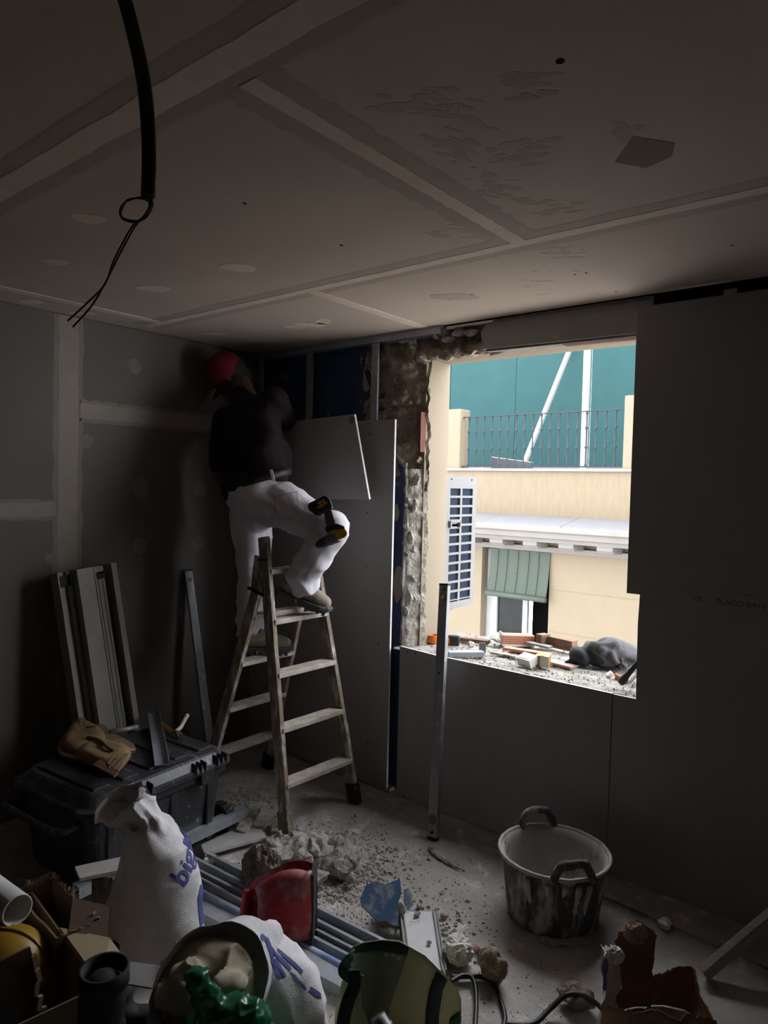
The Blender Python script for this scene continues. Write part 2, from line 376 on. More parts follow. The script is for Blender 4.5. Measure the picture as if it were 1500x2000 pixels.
bm = NB(); prism(bm, [atZ(*p, CH) for p in [(1236, 266), (1319, 279), (1312, 305), (1262, 328), (1200, 316)]], (0, 0, -.001)); obj('dark_patch', bm, M_SCUFF, CEIL)
bm = NB(); smear(bm, atZ(890, 580, CH), IR * .11, IF * .05, DN, .001, 40); obj('dark_patch', bm, M_BAND, CEIL)
bm = NB(); rnd = random.Random(3)
for cx, cy, n, sp, ang in [(900, 290, 26, 55, .5), (1020, 300, 22, 45, -.4), (880, 215, 20, 60, .35), (1030, 170, 16, 50, -.1), (800, 220, 14, 50, .1), (960, 370, 24, 60, .2),
                           (1060, 490, 10, 30, -.2), (1110, 490, 8, 30, -.2), (1220, 260, 12, 25, .8), (1060, 545, 12, 40, -.1), (880, 455, 12, 40, .1), (1080, 400, 14, 60, -.2)]:
    for k in range(n):
        x, y = cx + rnd.gauss(0, sp * .55), cy + rnd.gauss(0, sp * .3)
        c = atZ(x, y, CH); R = Matrix.Rotation(ang + rnd.uniform(-.25, .25), 3, 'Z')
        smear(bm, c, R @ (IR * rnd.uniform(.010, .035)), R @ (IF * rnd.uniform(.004, .012)), DN, .0005 + k * 1e-6, rnd.random() * 50, 8)
obj('scuff_marks', bm, mat('faint_scuff', (.44, .375, .325), (.41, .35, .30), .9, scale=30), CEIL, kind='stuff')
bm = NB()
for x, y, r in [(478, 397, .006), (667, 479, .006), (1094, 119, .009), (1123, 536, .004), (1145, 533, .005), (1430, 479, .005), (878, 584, .004), (922, 575, .004), (1203, 569, .004)]:
    disc(bm, atZ(x, y, CH), r, DN, .001)
obj('screw_hole', bm, M_HOLE, CEIL, kind='stuff')

# left wall: boards, taped joints, filled screw spots
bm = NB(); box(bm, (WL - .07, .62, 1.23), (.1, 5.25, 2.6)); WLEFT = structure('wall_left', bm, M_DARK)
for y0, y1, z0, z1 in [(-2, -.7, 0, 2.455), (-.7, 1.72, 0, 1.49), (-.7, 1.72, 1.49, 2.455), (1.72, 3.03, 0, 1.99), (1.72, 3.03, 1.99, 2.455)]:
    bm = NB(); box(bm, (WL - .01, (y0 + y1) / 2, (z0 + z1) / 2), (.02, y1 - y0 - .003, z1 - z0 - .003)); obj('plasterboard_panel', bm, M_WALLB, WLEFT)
PX = (1, 0, 0)
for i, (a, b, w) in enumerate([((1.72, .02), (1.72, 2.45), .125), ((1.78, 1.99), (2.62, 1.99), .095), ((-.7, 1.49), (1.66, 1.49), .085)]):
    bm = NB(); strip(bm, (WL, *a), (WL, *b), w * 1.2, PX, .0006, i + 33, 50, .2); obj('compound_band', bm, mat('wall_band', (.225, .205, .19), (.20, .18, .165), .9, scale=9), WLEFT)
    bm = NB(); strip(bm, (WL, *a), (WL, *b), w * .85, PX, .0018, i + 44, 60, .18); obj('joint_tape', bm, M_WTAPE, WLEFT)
for i, (x, y, s) in enumerate([(275, 953, 1.1), (273, 1066, .9), (393, 955, .9), (388, 1062, .9), (168, 860, .7), (262, 715, .8), (96, 1090, .5)]):
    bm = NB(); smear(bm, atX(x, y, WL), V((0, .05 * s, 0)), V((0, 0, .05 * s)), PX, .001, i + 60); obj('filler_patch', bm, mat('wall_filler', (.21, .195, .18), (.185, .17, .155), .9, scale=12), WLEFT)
# the walls behind the photographer close the room
bm = NB(); box(bm, (2.35, .5, 1.23), (.1, 5, 2.5)); structure('wall_right', bm, M_DIM)
bm = NB(); box(bm, (-.6, -2.05, 1.23), (5.9, .1, 2.5)); structure('wall_front', bm, M_DIM)

# window wall: old blue-painted masonry, broken open round the window
OX0, OX1, OZ0, OZ1 = -2.20, -.93, .76, 2.325
OUT = 3.25
bm = NB()
wallpoly(bm, [(-3.5, 0), (2.4, 0), (2.4, OZ0), (-3.5, OZ0)], 3.03, OUT - 3.03)
wallpoly(bm, [(-3.5, OZ0), (OX0, OZ0), (OX0, OZ1), (-3.5, OZ1)], 3.03, OUT - 3.03)
wallpoly(bm, [(OX1, OZ0), (2.4, OZ0), (2.4, OZ1), (OX1, OZ1)], 3.03, OUT - 3.03)
wallpoly(bm, [(-3.5, OZ1), (2.4, OZ1), (2.4, 2.6), (-3.5, 2.6)], 3.03, OUT - 3.03)
WBACK = structure('wall_back', bm, mat('cream_reveal', (.245, .20, .145), (.23, .187, .134), .9, scale=3, bump=.08, bscale=55))
# blue paint coat with its broken edge
bm = NB()
wallpoly(bm, [(-3.45, 0), (-2.262, 0), (-2.262, .74), (-3.45, .74)], 2.975, .054)
wallpoly(bm, [(-3.45, .74), (-2.30, .74), (-2.285, .80), (-2.275, 1.72), (-2.30, 1.76), (-2.34, 1.80), (-2.40, 1.84), (-2.45, 1.86), (-2.50, 1.92), (-2.53, 2.15), (-2.48, 2.20), (-2.465, 2.36), (-2.50, 2.455), (-3.45, 2.455)], 2.975, .054)
obj('blue_painted_coat', bm, M_BLUEW, WBACK)
bm = NB()                                                             # pale broken edge of the coat and patches where paint is gone
tube(bm, catmull([(-2.272, 2.975, .78), (-2.274, 2.972, 1.2), (-2.272, 2.974, 1.70), (-2.30, 2.972, 1.765), (-2.36, 2.97, 1.82), (-2.45, 2.97, 1.87)], 8), .011, 6)
rough(bm, .012, 30, 3); obj('broken_plaster_edge', bm, M_PLASTER, WBACK)
for i, (x, y, a, b) in enumerate([(778, 1140, .03, .10), (775, 1000, .018, .05), (718, 740, .03, .07)]):
    bm = NB(); smear(bm, atY(x, y, 2.975), V((a, 0, 0)), V((0, 0, b)), (0, -1, 0), .002, i + 80); obj('bare_plaster_patch', bm, M_BAND, WBACK)
# exposed rubble masonry of the left jamb and over the window
def rubble_face(x0, x1, z0, z1, y, amp, seed, splay=0):
    bm = NB(); nx, nzs = max(3, int((x1 - x0) / .012)), int((z1 - z0) / .012); G = []
    for j in range(nzs + 1):
        row = []
        for i in range(nx + 1):
            x = x0 + (x1 - x0) * i / nx; z = z0 + (z1 - z0) * j / nzs
            p = V((x, seed, z)); h = noise.noise(p * 9) * .5 + noise.noise(p * 22) * .35 + abs(noise.noise(p * 45)) * .3
            course = .35 * math.cos(z * 2 * PI / .075 + 2 * noise.noise(p * 4)) 
            row.append(bm.verts.new((x, y + max(splay * (x - x1), -.075) - amp * (h + (.4 if splay == 1.0 else .12) * course), z)))
        G.append(row)
    for j in range(nzs):
        for i in range(nx): bm.faces.new((G[j][i], G[j][i + 1], G[j + 1][i + 1], G[j + 1][i]))
    return bm
obj('exposed_rubble', rubble_face(-2.62, -2.185, 1.62, 2.455, 3.05, .045, 4.0, .5), M_RUBB, WBACK, smooth=True)
obj('exposed_rubble', rubble_face(-2.285, -2.185, .74, 1.74, 3.055, .03, 8.0, 1.0), M_JAMB, WBACK, smooth=True)
obj('exposed_rubble', rubble_face(-2.25, -.9, 2.31, 2.455, 3.0, .03, 12.0), M_RUBB, WBACK, smooth=True)
rnd = random.Random(11)
for j in range(10):                                                   # rough courses of brick ends and stones beside the window
    for i, x in enumerate((-2.47, -2.385, -2.30, -2.235)):
        z = 1.735 + .070 * j + rnd.uniform(-.012, .012)
        if (x < -2.42 and z < 1.93) or rnd.random() < .16: continue
        bm = NB(); yy = 2.985 + .022 * i + rnd.uniform(-.012, .016); s = rnd.uniform(.8, 1.15)
        chunk(bm, (x + rnd.uniform(-.012, .012), yy, z), (.040 * s if i < 3 else .026, .040, .030 * s), 900 + j * 7 + i, 3, Euler((rnd.uniform(-.2, .2), rnd.uniform(-.25, .25), rnd.uniform(-.3, .3))).to_matrix(), .55)
        obj('stone', bm, [M_RUBB, mat('pale_brown_stone', (.42, .34, .26), (.22, .165, .12), .95, scale=20, bump=.8, bscale=60), M_RUBB][(i + j) % 3], WBACK)
for k in range(26, 46):                                               # stones and mortar lumps standing out of the broken jamb
    low = True
    x = rnd.uniform(-2.268, -2.222) if low else rnd.uniform(-2.47, -2.215); z = rnd.uniform(.80, 1.70) if low else rnd.uniform(1.72, 2.40)
    bm = NB(); s = rnd.uniform(.018, .045)
    s *= .6 if low else 1.0; chunk(bm, (x, (3.05 + (x + 2.185)) if low else 3.0, z), (s * rnd.uniform(.7, 1.1), s * .5, s * rnd.uniform(.8, 1.6)), k, 3, Euler((rnd.uniform(-.4, .4), rnd.uniform(-.4, .4), rnd.uniform(-.4, .4))).to_matrix(), .7)
    obj('stone', bm, M_JAMB if low else M_RUBB, WBACK, smooth=True)
for k, x in enumerate([-2.2, -2.13, -2.05, -1.98, -1.9, -1.83, -1.76]):   # crumbling beam edge over the window's left end
    bm = NB(); chunk(bm, (x, 3.0, 2.325 + .012 * (k % 2)), (.055, .04, .034), k + 70, 2, Matrix.Identity(3), .5); obj('stone', bm, M_RUBB, WBACK)
for k, (x, z, s) in enumerate([(-2.02, 2.40, .045), (-1.96, 2.425, .05), (-1.88, 2.41, .04), (-2.10, 2.42, .04), (-2.3, 2.42, .04)]):
    bm = NB(); chunk(bm, (x, 2.96, z), (s, s * .8, s * .5), k + 90, 2, Matrix.Identity(3), .4); obj('stone', bm, M_MORT, WBACK)
bm = NB(); wallpoly(bm, [(-2.20, 1.83), (-2.215, 1.86), (-2.228, 1.95), (-2.222, 2.02), (-2.20, 2.04)], 2.99, .045); rough(bm, .004, 30); obj('brick', bm, mat('dull_terracotta', (0.15, 0.06, 0.04), (0.11, 0.045, 0.03), .9, scale=18, bump=.3), WBACK)
bm = NB(); tube(bm, catmull([(-2.50, 2.97, 2.02), (-2.49, 2.965, 2.12), (-2.53, 2.96, 2.22), (-2.56, 2.96, 2.28)], 6), .014, 8); obj('black_conduit', bm, M_HOSE, WBACK)
# lintel board still hanging over the window
bm = NB(); wallpoly(bm, [(-1.80, 2.318), (-1.40, 2.312), (-1.0, 2.308), (-1.0, 2.44), (-1.78, 2.442), (-1.815, 2.40)], 2.935, .02); obj('lintel_board', bm, M_BOARD2, WBACK)
bm = NB(); wallpoly(bm, [(-1.79, 2.306), (-1.0, 2.296), (-1.0, 2.310), (-1.79, 2.318)], 2.945, .075); rough(bm, .005, 40); obj('broken_plaster_edge', bm, M_PLASTER, WBACK)
bm = NB(); wallpoly(bm, [(-1.40, 2.300), (-1.0, 2.294), (-1.0, 2.298), (-1.40, 2.304)], 2.955, .05); obj('brick', bm, mat('dull_terracotta', (.3, .13, .085)), WBACK)
for x0, x1, z in [(-1.75, -1.0, 2.446)]:
    bm = NB(); box(bm, ((x0 + x1) / 2, 2.945, z), (x1 - x0, .03, .014)); rough(bm, .004, 20); obj('broken_plaster_edge', bm, M_PLASTER, WBACK)
# sill bed of mortar
bm = NB(); box(bm, ((OX0 + OX1) / 2, 3.28, .70), (OX1 - OX0 + .02, .50, .14)); obj('sill_slab', bm, M_CORN, WBACK)
bm = NB(); nx, ny = 60, 30; G = []
for i in range(nx + 1):
    G.append([bm.verts.new((x := -2.29 + (1.36) * i / nx, y := 2.915 + .605 * j / ny, .790 - .006 * (j / ny) + .014 * noise.noise(V((x * 9, y * 14, 2))) + .008 * noise.noise(V((x * 30, y * 40, 1))))) for j in range(ny + 1)])
for i in range(nx):
    for j in range(ny): bm.faces.new((G[i][j], G[i][j + 1], G[i + 1][j + 1], G[i + 1][j]))
obj('mortar_bed', bm, M_PLASTER, WBACK, smooth=True)

# metal frame and plasterboards of the new lining
for x0, x1 in [(-3.43, -2.03)]:
    bm = NB(); box(bm, ((x0 + x1) / 2, 2.93, 2.452), (x1 - x0, .05, .006)); box(bm, ((x0 + x1) / 2, 2.905, 2.435), (x1 - x0, .0015, .04)); box(bm, ((x0 + x1) / 2, 2.955, 2.435), (x1 - x0, .0015, .04))
    obj('metal_track', bm, M_GALV, WBACK)
bm = NB(); box(bm, (-2.86, 2.935, .01), (1.14, .05, .02)); obj('metal_track', bm, M_GALV, WBACK)
for x in (-3.40, -2.965, -2.465, -.70, -.1, .5):
    bm = NB(); box(bm, (x, 2.915, 1.22), (.046, .0015, 2.42)); box(bm, (x - .023, 2.938, 1.22), (.0015, .046, 2.42)); box(bm, (x + .02, 2.922, 1.22), (.003, .012, 2.42))
    obj('metal_stud', bm, M_GALV, WBACK)
BT = .013
bm = NB(); box(bm, (.65, 2.985, 2.40), (3.3, .06, .12)); obj('gap_shade_box', bm, M_DARK, WBACK)  # added black box that paints the shade in the gap above the board
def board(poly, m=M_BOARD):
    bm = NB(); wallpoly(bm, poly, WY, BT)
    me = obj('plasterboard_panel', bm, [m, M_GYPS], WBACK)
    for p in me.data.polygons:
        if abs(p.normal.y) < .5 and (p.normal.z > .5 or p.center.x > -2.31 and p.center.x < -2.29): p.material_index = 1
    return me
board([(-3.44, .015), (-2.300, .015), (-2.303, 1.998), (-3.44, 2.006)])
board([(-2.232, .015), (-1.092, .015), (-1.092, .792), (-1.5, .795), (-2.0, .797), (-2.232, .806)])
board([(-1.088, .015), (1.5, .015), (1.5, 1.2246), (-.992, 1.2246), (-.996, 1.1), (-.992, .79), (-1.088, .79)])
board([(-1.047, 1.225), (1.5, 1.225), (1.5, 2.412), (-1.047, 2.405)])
bm = NB()
for x, y in [(722, 828), (722, 848), (718, 1001), (715, 1106), (739, 1258), (795, 1273), (811, 1276), (789, 1556), (890, 1598), (718, 1450), (1085, 1655)]: disc(bm, atY(x, y, WY), .0045, (0, -1, 0), .001)
obj('screw_hole', bm, M_HOLE, WBACK, kind='stuff')
def wtext(s, size, px, py, rz=0):
    p = atY(px, py, WY - .0008); return text('ink_stamp', s, size, M_STAMP, WBACK, Matrix.Translation(p) @ Matrix.Rotation(PI / 2, 4, 'X') @ Matrix.Rotation(rz, 4, 'Z'))
wtext('PLACO BA13', .03, 1447, 1180); wtext('12.5 x 1200', .012, 1455, 1162); wtext('EN 520  NF', .012, 1350, 1157); wtext('CE', .026, 1362, 1170)
bm = NB()
for pts in [[(1372, 603), (1395, 600), (1412, 594)], [(1410, 604), (1402, 634)], [(1378, 630), (1388, 628)], [(1245, 602), (1232, 622)], [(1298, 710), (1358, 714)]]:
    tube(bm, [atY(*p, WY - .0005) for p in pts], .0022, 4)
obj('chalk_mark', bm, M_BAND, WBACK, kind='stuff')

# ================================================================== OUTSIDE
bm = NB(); box(bm, (-5, 9, -2.65), (30, 14, .1)); structure('ground', bm, mat('bounce_paving', (0.576, 0.544, 0.496), (0.528, 0.496, 0.456), .9, scale=3))  # unseen ground, raised and paled to bounce light up to the ceiling
FY = 10.0
BL = thing('building', 'cream building across the courtyard with terrace, cornice and a window under a green blind', 'building', (-5, FY, -6))
def part(name, bm, m, p, **k): return obj(name, bm, m, p, world=True, **k)
WX0, WX1, WZ0, WZ1 = -6.03, -4.815, -1.0, .70
bm = NB(); B = lambda x0, x1, y0, y1, z0, z1, m=None: box(m or bm, ((x0 + x1) / 2, (y0 + y1) / 2, (z0 + z1) / 2), (x1 - x0, y1 - y0, z1 - z0))
B(-14, WX0, FY, FY + .4, -6, .95); B(WX1, 4, FY, FY + .4, -6, .95); B(WX0, WX1, FY, FY + .4, -6, WZ0); B(WX0, WX1, FY, FY + .4, WZ1, .95)
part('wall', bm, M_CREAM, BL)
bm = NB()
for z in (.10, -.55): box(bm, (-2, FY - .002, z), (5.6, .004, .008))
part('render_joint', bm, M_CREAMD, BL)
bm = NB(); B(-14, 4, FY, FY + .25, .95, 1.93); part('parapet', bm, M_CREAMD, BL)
bm = NB(); B(-14, 4, FY - .05, FY + .5, 1.93, 1.965); part('coping', bm, M_WHITE, BL)
bm = NB(); B(-14, 4, FY + .25, 16, 1.5, 1.80); part('terrace', bm, M_LEDGE, BL)
for i in range(13):                                                   # zinc sheets of the ledge
    bm = NB(); x0 = -13.6 + i * 1.32
    prism(bm, [(x0, FY + .02, 1.225), (x0 + 1.312, FY + .02, 1.225), (x0 + 1.312, 9.36, 1.10), (x0, 9.36, 1.10)], (0, 0, .012)); part('ledge_sheet', bm, M_LEDGE, BL)
bm = NB(); prof = [(9.36, 1.10), (9.36, 1.03), (9.42, 1.0), (9.44, .93), (9.52, .91), (9.54, .86), (9.99, .84), (9.99, 1.215)]
prism(bm, [(-14, y, z) for y, z in prof], (18, 0, 0)); part('cornice', bm, M_CORN, BL)
for i in range(24):
    bm = NB(); x = -12.6 + i * .58
    prism(bm, [(x, 9.56, .86), (x, 9.56, .80), (x, 9.62, .76), (x, 9.99, .74), (x, 9.99, .86)], (.23, 0, 0)); part('bracket', bm, M_CORN, BL)
bm = NB(); B(-14, 4, FY - .08, FY, .68, .76); part('moulding', bm, M_CORN, BL)
for x0, x1, z1 in [(-7.4, -6.53, 2.97), (-3.745, -3.2, 3.02)]:
    bm = NB(); box(bm, ((x0 + x1) / 2, FY + .15, (1.95 + z1) / 2), (x1 - x0, .3, z1 - 1.95), bev=.02); part('pillar', bm, M_CREAM, BL)
# its window
bm = NB()
for x0, x1, z0, z1 in [(WX0, WX0 + .20, WZ0, WZ1), (-5.36, -5.27, WZ0, WZ1), (WX1 - .04, WX1, WZ0, WZ1), (WX0, WX1, WZ1 - .07, WZ1)]:
    box(bm, ((x0 + x1) / 2, FY + .22, (z0 + z1) / 2), (x1 - x0, .07, z1 - z0), bev=.01)
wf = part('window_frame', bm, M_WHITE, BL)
bm = NB(); B(WX0 + .18, -5.35, FY + .23, FY + .245, WZ0, WZ1); part('pane', bm, M_GLASS, wf)
bm = NB(); B(-5.28, WX1, FY + .39, FY + .40, WZ0, WZ1); part('opening_shade_sheet', bm, M_DARK, BL)  # black sheet standing in for the shade inside the far room
bm = NB(); B(WX0 - .05, WX1 + .05, FY + .02, FY + .4, WZ0 - .04, WZ0); part('sill', bm, M_CORN, BL)
bl = thing('roller_blind', 'faded green slatted roller blind half lowered over the far window', 'blind', (-5.35, FY - .02, .66))
n = 26; slat = None
for i in range(n):                                                    # each slat a part, sharing one mesh
    z = .655 - i * .0265; y = FY - .03 - .10 * (i / n) ** 2
    if slat is None:
        bm = NB(); box(bm, (0, 0, 0), (1.045, .012, .0300), bev=.003, seg=1); slat = obj('slat', bm, M_BLIND, bl); o = slat
    else: o = slat.copy(); COL.objects.link(o)
    o.location = V((-5.325, y, z)) - V(bl.location); o.parent = bl
bm = NB(); tube(bm, [(-5.85, FY - .14, -.05), (-4.80, FY - .14, -.05)], .045, 12); part('rolled_bundle', bm, M_BLIND, bl, smooth=True)
bm = NB()
for x in (-5.7, -5.53, -5.34, -5.15, -4.98): tube(bm, [(x, FY - .045 - .10 * (k / 8) ** 2, .66 - .70 * k / 8) for k in range(9)], .005, 5)
part('cord', bm, M_RAIL, bl)
# railing of the terrace, every baluster a part
RLG = thing('railing', 'grey iron terrace railing with ringed balusters across the courtyard', 'railing', (-5.2, FY + .1, 1.97))
bm = NB(); box(bm, (-5.2, FY + .1, 2.832), (3.0, .045, .014)); part('top_rail', bm, M_RAIL, RLG)
bm = NB(); box(bm, (-5.2, FY + .1, 2.0), (3.05, .045, .02)); part('bottom_rail', bm, M_RAIL, RLG)
bm = NB(); R_ = .0115
lathe(bm, [(R_, 0), (.022, .02), (R_, .05), (R_, .27), (.026, .285), (.026, .30), (R_, .315), (R_, .56), (.026, .575), (.026, .59), (R_, .605), (R_, .78), (.024, .80), (R_, .83)], n=8)
b0 = obj('baluster', bm, M_RAIL, RLG, smooth=True)
for i in range(20):
    o = b0 if i == 0 else b0.copy()
    if i: COL.objects.link(o); o.parent = RLG
    o.location = (-1.37 + i * .1485, 0, .03)
HD = thing('hoarding', 'tall green sheet hoarding behind the terrace railing', 'hoarding', (-5.5, 13, 1.8))
for i in range(9):
    bm = NB(); x0 = -12 + i * 1.62; box(bm, (x0 + .805, 13, 3.61), (1.606, .03, 3.58)); part('panel', bm, M_GREENH, HD)
for x0, x1 in [(-12, 2.6)]:
    bm = NB(); box(bm, ((x0 + x1) / 2, 12.93, 1.96), (x1 - x0, .08, .30)); part('base_strip', bm, M_LEDGE, HD)
def post(name, a, b, w, label):
    bm = NB(); bar(bm, a, b, w, w, (1, 0, 0), .008); c = (V(a) + V(b)) / 2
    p = single(name, bm, M_WHITE, label, 'post', (a[0], a[1], a[2])); return p
a, b = atY(1140, 905, 12.0), atY(1149, 640, 12.0); post('steel_post', (a.x, a.y, 1.812), b, .10, 'white vertical post bracing the green hoarding')
a, b = atY(1012, 915, 11.6), atY(1122, 660, 12.9); post('diagonal_brace', (a.x, a.y, 1.812), b, .075, 'white slanting brace between terrace floor and green hoarding')
for i, (x, y, w, h, t, lb) in enumerate([(1000, 905, .75, .35, .3, 'large pale sheet leaning behind the railing by the slanting brace'), (938, 908, .30, .2, -.3, 'small white offcut behind the railing, left of the slanting brace'), (897, 905, .2, .22, .2, 'white offcut behind the railing near the left terrace pillar')]):
    c = atY(x, y, 11.2); bm = NB(); R = Euler((.5, t * .4, t)).to_matrix(); box(bm, (0, 0, 0), (w, .03, h), R)
    zmin = min(v.co.z for v in bm.verts)
    for v in bm.verts: v.co += V((c.x, c.y, 1.803 - zmin))
    single('pale_sheet', bm, M_LEDGE if i == 0 else M_WHITE, lb, 'sheet', (c.x, c.y, 1.8))
# air conditioner hung on our own facade, its grilled end towards the window
AX, AY0, AY1, AZ0, AZ1 = -2.30, 3.375, 3.715, .925, 1.715
AC = thing('air_conditioner', 'white outdoor air conditioner with a grilled end, outside the window on the left', 'air conditioner', ((AX - .42), 3.54, AZ0))
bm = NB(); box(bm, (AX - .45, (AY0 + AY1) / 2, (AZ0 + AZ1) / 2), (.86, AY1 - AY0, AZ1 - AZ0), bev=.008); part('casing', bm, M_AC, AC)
bm = NB(); box(bm, (AX - .012, (AY0 + AY1) / 2, (AZ0 + AZ1) / 2 - .01), (.012, .27, .69)); part('fins', bm, M_FIN, AC)
bm = NB()
for y, w in ((AY0 + .026, .052), ((AY0 + AY1) / 2, .022), (AY1 - .022, .044)): box(bm, (AX, y, (AZ0 + AZ1) / 2), (.014, w, AZ1 - AZ0), bev=.002)
for i in range(13):
    z = AZ0 + .048 + i * (AZ1 - AZ0 - .115) / 12; box(bm, (AX, (AY0 + AY1) / 2, z), (.0139, AY1 - AY0 - .01, .0135))
box(bm, (AX, (AY0 + AY1) / 2, AZ1 - .030), (.0139, AY1 - AY0 - .01, .06)); box(bm, (AX, (AY0 + AY1) / 2, AZ0 + .024), (.0139, AY1 - AY0 - .01, .048))
box(bm, (AX, AY0 + .10, AZ0 + .505), (.0139, .14, .055)); part('grille', bm, M_AC, AC)
bm = NB(); box(bm, (AX + .014, AY0 + .095, AZ0 + .52), (.02, .11, .012), bev=.003); box(bm, (AX + .014, AY0 + .045, AZ0 + .505), (.02, .012, .04)); box(bm, (AX + .014, AY0 + .145, AZ0 + .505), (.02, .012, .04)); part('handle', bm, M_AC, AC)
for y in (AY0 + .06, AY1 - .06):
    bm = NB(); disc(bm, (AX + .007, y, AZ1 - .02), .006, (1, 0, 0), .002); part('screw', bm, M_RAIL, AC)
for x in (AX - .12, AX - .72):
    bm = NB(); box(bm, (x, 3.455, AZ0 - .02), (.04, .40, .04)); part('wall_bracket', bm, M_AC, AC)

# ================================================================== STEPLADDER
LAD = thing('wooden_stepladder', 'plaster-spattered wooden stepladder with flat treads that the worker stands on', 'ladder', (-2.68, 2.46, 0))
def lerp(a, b, t): return V(a) + (V(b) - V(a)) * t
FN = ((-2.365, 2.235, .0), (-2.640, 2.305, 1.38)); FF = ((-2.345, 2.700, .0), (-2.640, 2.625, 1.38))
RN = ((-3.020, 2.245, .0), (-2.625, 2.315, 1.30)); RF = ((-3.020, 2.690, .0), (-2.625, 2.615, 1.30))
for i, (a, b) in enumerate((FN, FF, RN, RF)):
    bm = NB(); bar(bm, lerp(a, b, .05), b, .062, .026, (1, 0, 0), .004); part('stile', bm, M_LADW, LAD)
    bm = NB(); bar(bm, lerp(a, b, 0), lerp(a, b, .075), .072, .036, (1, 0, 0), .006); part('rubber_foot', bm, M_RUBBER if i != 0 else M_LADW, LAD)
def at_h(st, z): a, b = V(st[0]), V(st[1]); return a + (b - a) * ((z - a.z) / (b.z - a.z))
for pair, hs in (((FN, FF), (.235, .485, .735, .985, 1.225)), ((RN, RF), (.235, .485, .735, .985))):
    for z in hs:
        p, q = at_h(pair[0], z - .012), at_h(pair[1], z - .012)
        bm = NB(); bar(bm, p, q, .078, .024, (1, 0, 0), .004); rough(bm, .002, 25, z); part('tread', bm, M_TREAD, LAD)
bm = NB(); box(bm, (-2.66, 2.288, 1.20), (.075, .006, .17), Euler((0, .15, 0)).to_matrix(), .002); part('hinge_plate', bm, M_LADW, LAD)
bm = NB(); box(bm, (-2.66, 2.632, 1.20), (.075, .006, .17), Euler((0, .15, 0)).to_matrix(), .002); part('hinge_plate', bm, M_LADW, LAD)
bm = NB(); tube(bm, [at_h(RN, 1.12) + V((-.045, -.02, 0)), at_h(FN, 1.10) + V((-.01, -.022, 0))], .009, 6); part('hinge_pin', bm, M_RUBBER, LAD)
bm = NB(); bar(bm, at_h(FN, 1.275) + V((.036, -.017, 0)), at_h(FN, 1.275) + V((-.036, -.017, -.008)), .012, .006, (0, 0, 1)); part('black_tape_band', bm, M_RUBBER, LAD)

# ================================================================== WORKER
hipc = V((-2.83, 2.46, 1.57)); Lh, Lk, La = V((-2.905, 2.445, 1.50)), V((-2.935, 2.50, 1.14)), V((-2.905, 2.46, .835))
Rh, Rk, Ra = V((-2.715, 2.475, 1.54)), V((-2.365, 2.50, 1.425)), V((-2.575, 2.455, 1.125))
shL, shR = V((-3.185, 2.49, 1.99)), V((-2.875, 2.575, 2.085)); shm = (shL + shR) / 2
chest = lerp(hipc, shm, .68)
elL, wrL = V((-3.165, 2.44, 1.69)), V((-3.08, 2.52, 1.46))
elR, wrR = V((-2.985, 2.76, 2.0)), V((-3.12, 2.80, 2.10))
head = V((-3.268, 2.555, 2.262)); HF = (IR * -.50 - UZ * .80 + IF * .30).normalized(); HU = IR * -.75 + UZ * .60 - IF * .15; HU = (HU - HF * HF.dot(HU)).normalized(); HS = HF.cross(HU)
HR = Matrix(((HF.x, HS.x, HU.x), (HF.y, HS.y, HU.y), (HF.z, HS.z, HU.z)))
sd = (shR - shL).normalized(); ax = (shm - hipc).normalized(); bk = sd.cross(ax).normalized()
if bk.dot(IF) > 0: bk = -bk                                            # the back, towards the photographer
TR = Matrix(((sd.x, bk.x, ax.x), (sd.y, bk.y, ax.y), (sd.z, bk.z, ax.z)))
hd = IR; HRm = Matrix(((IR.x, -IF.x, 0), (IR.y, -IF.y, 0), (0, 0, 1)))
bm = NB()
ell(bm, hipc, (.155, .11, .12), HRm); capsule(bm, lerp(hipc, shm, .2), lerp(hipc, shm, .75), .12, .145, sq=(bk, .72))
capsule(bm, lerp(shm, shL, .75), lerp(shm, shR, .75), .075, .075); capsule(bm, shm, head - HU * .07 - HF * .02, .07, .056)
for a, b, c, r in ((shL, elL, wrL, (.056, .043, .03)), (shR, elR, wrR, (.056, .043, .03))):
    capsule(bm, a, b, r[0], r[1]); capsule(bm, b, c, r[1], r[2])
for h, k, a in ((Lh, Lk, La), (Rh, Rk, Ra)):
    capsule(bm, h, k, .078, .055); capsule(bm, k, a, .055, .036)
    capsule(bm, a, a + IR * .12 - UZ * .05, .035, .03)
# skull, jaw, nose, brow, ears
ell(bm, head + HU * .012, (.098, .076, .105), HR); ell(bm, head + HF * .035 - HU * .065, (.062, .052, .055), HR)
capsule(bm, head + HF * .095 - HU * .005, head + HF * .112 - HU * .038, .010, .014, 8); capsule(bm, head + HF * .088 + HS * .03 + HU * .018, head + HF * .088 - HS * .03 + HU * .018, .012, .012, 8)
capsule(bm, head + HF * .09 + HS * .018 - HU * .07, head + HF * .09 - HS * .018 - HU * .07, .008, .008, 8)
for s in (-1, 1): ell(bm, head + HS * (.078 * s) - HF * .005 - HU * .015, (.018, .011, .032), HR, 2)
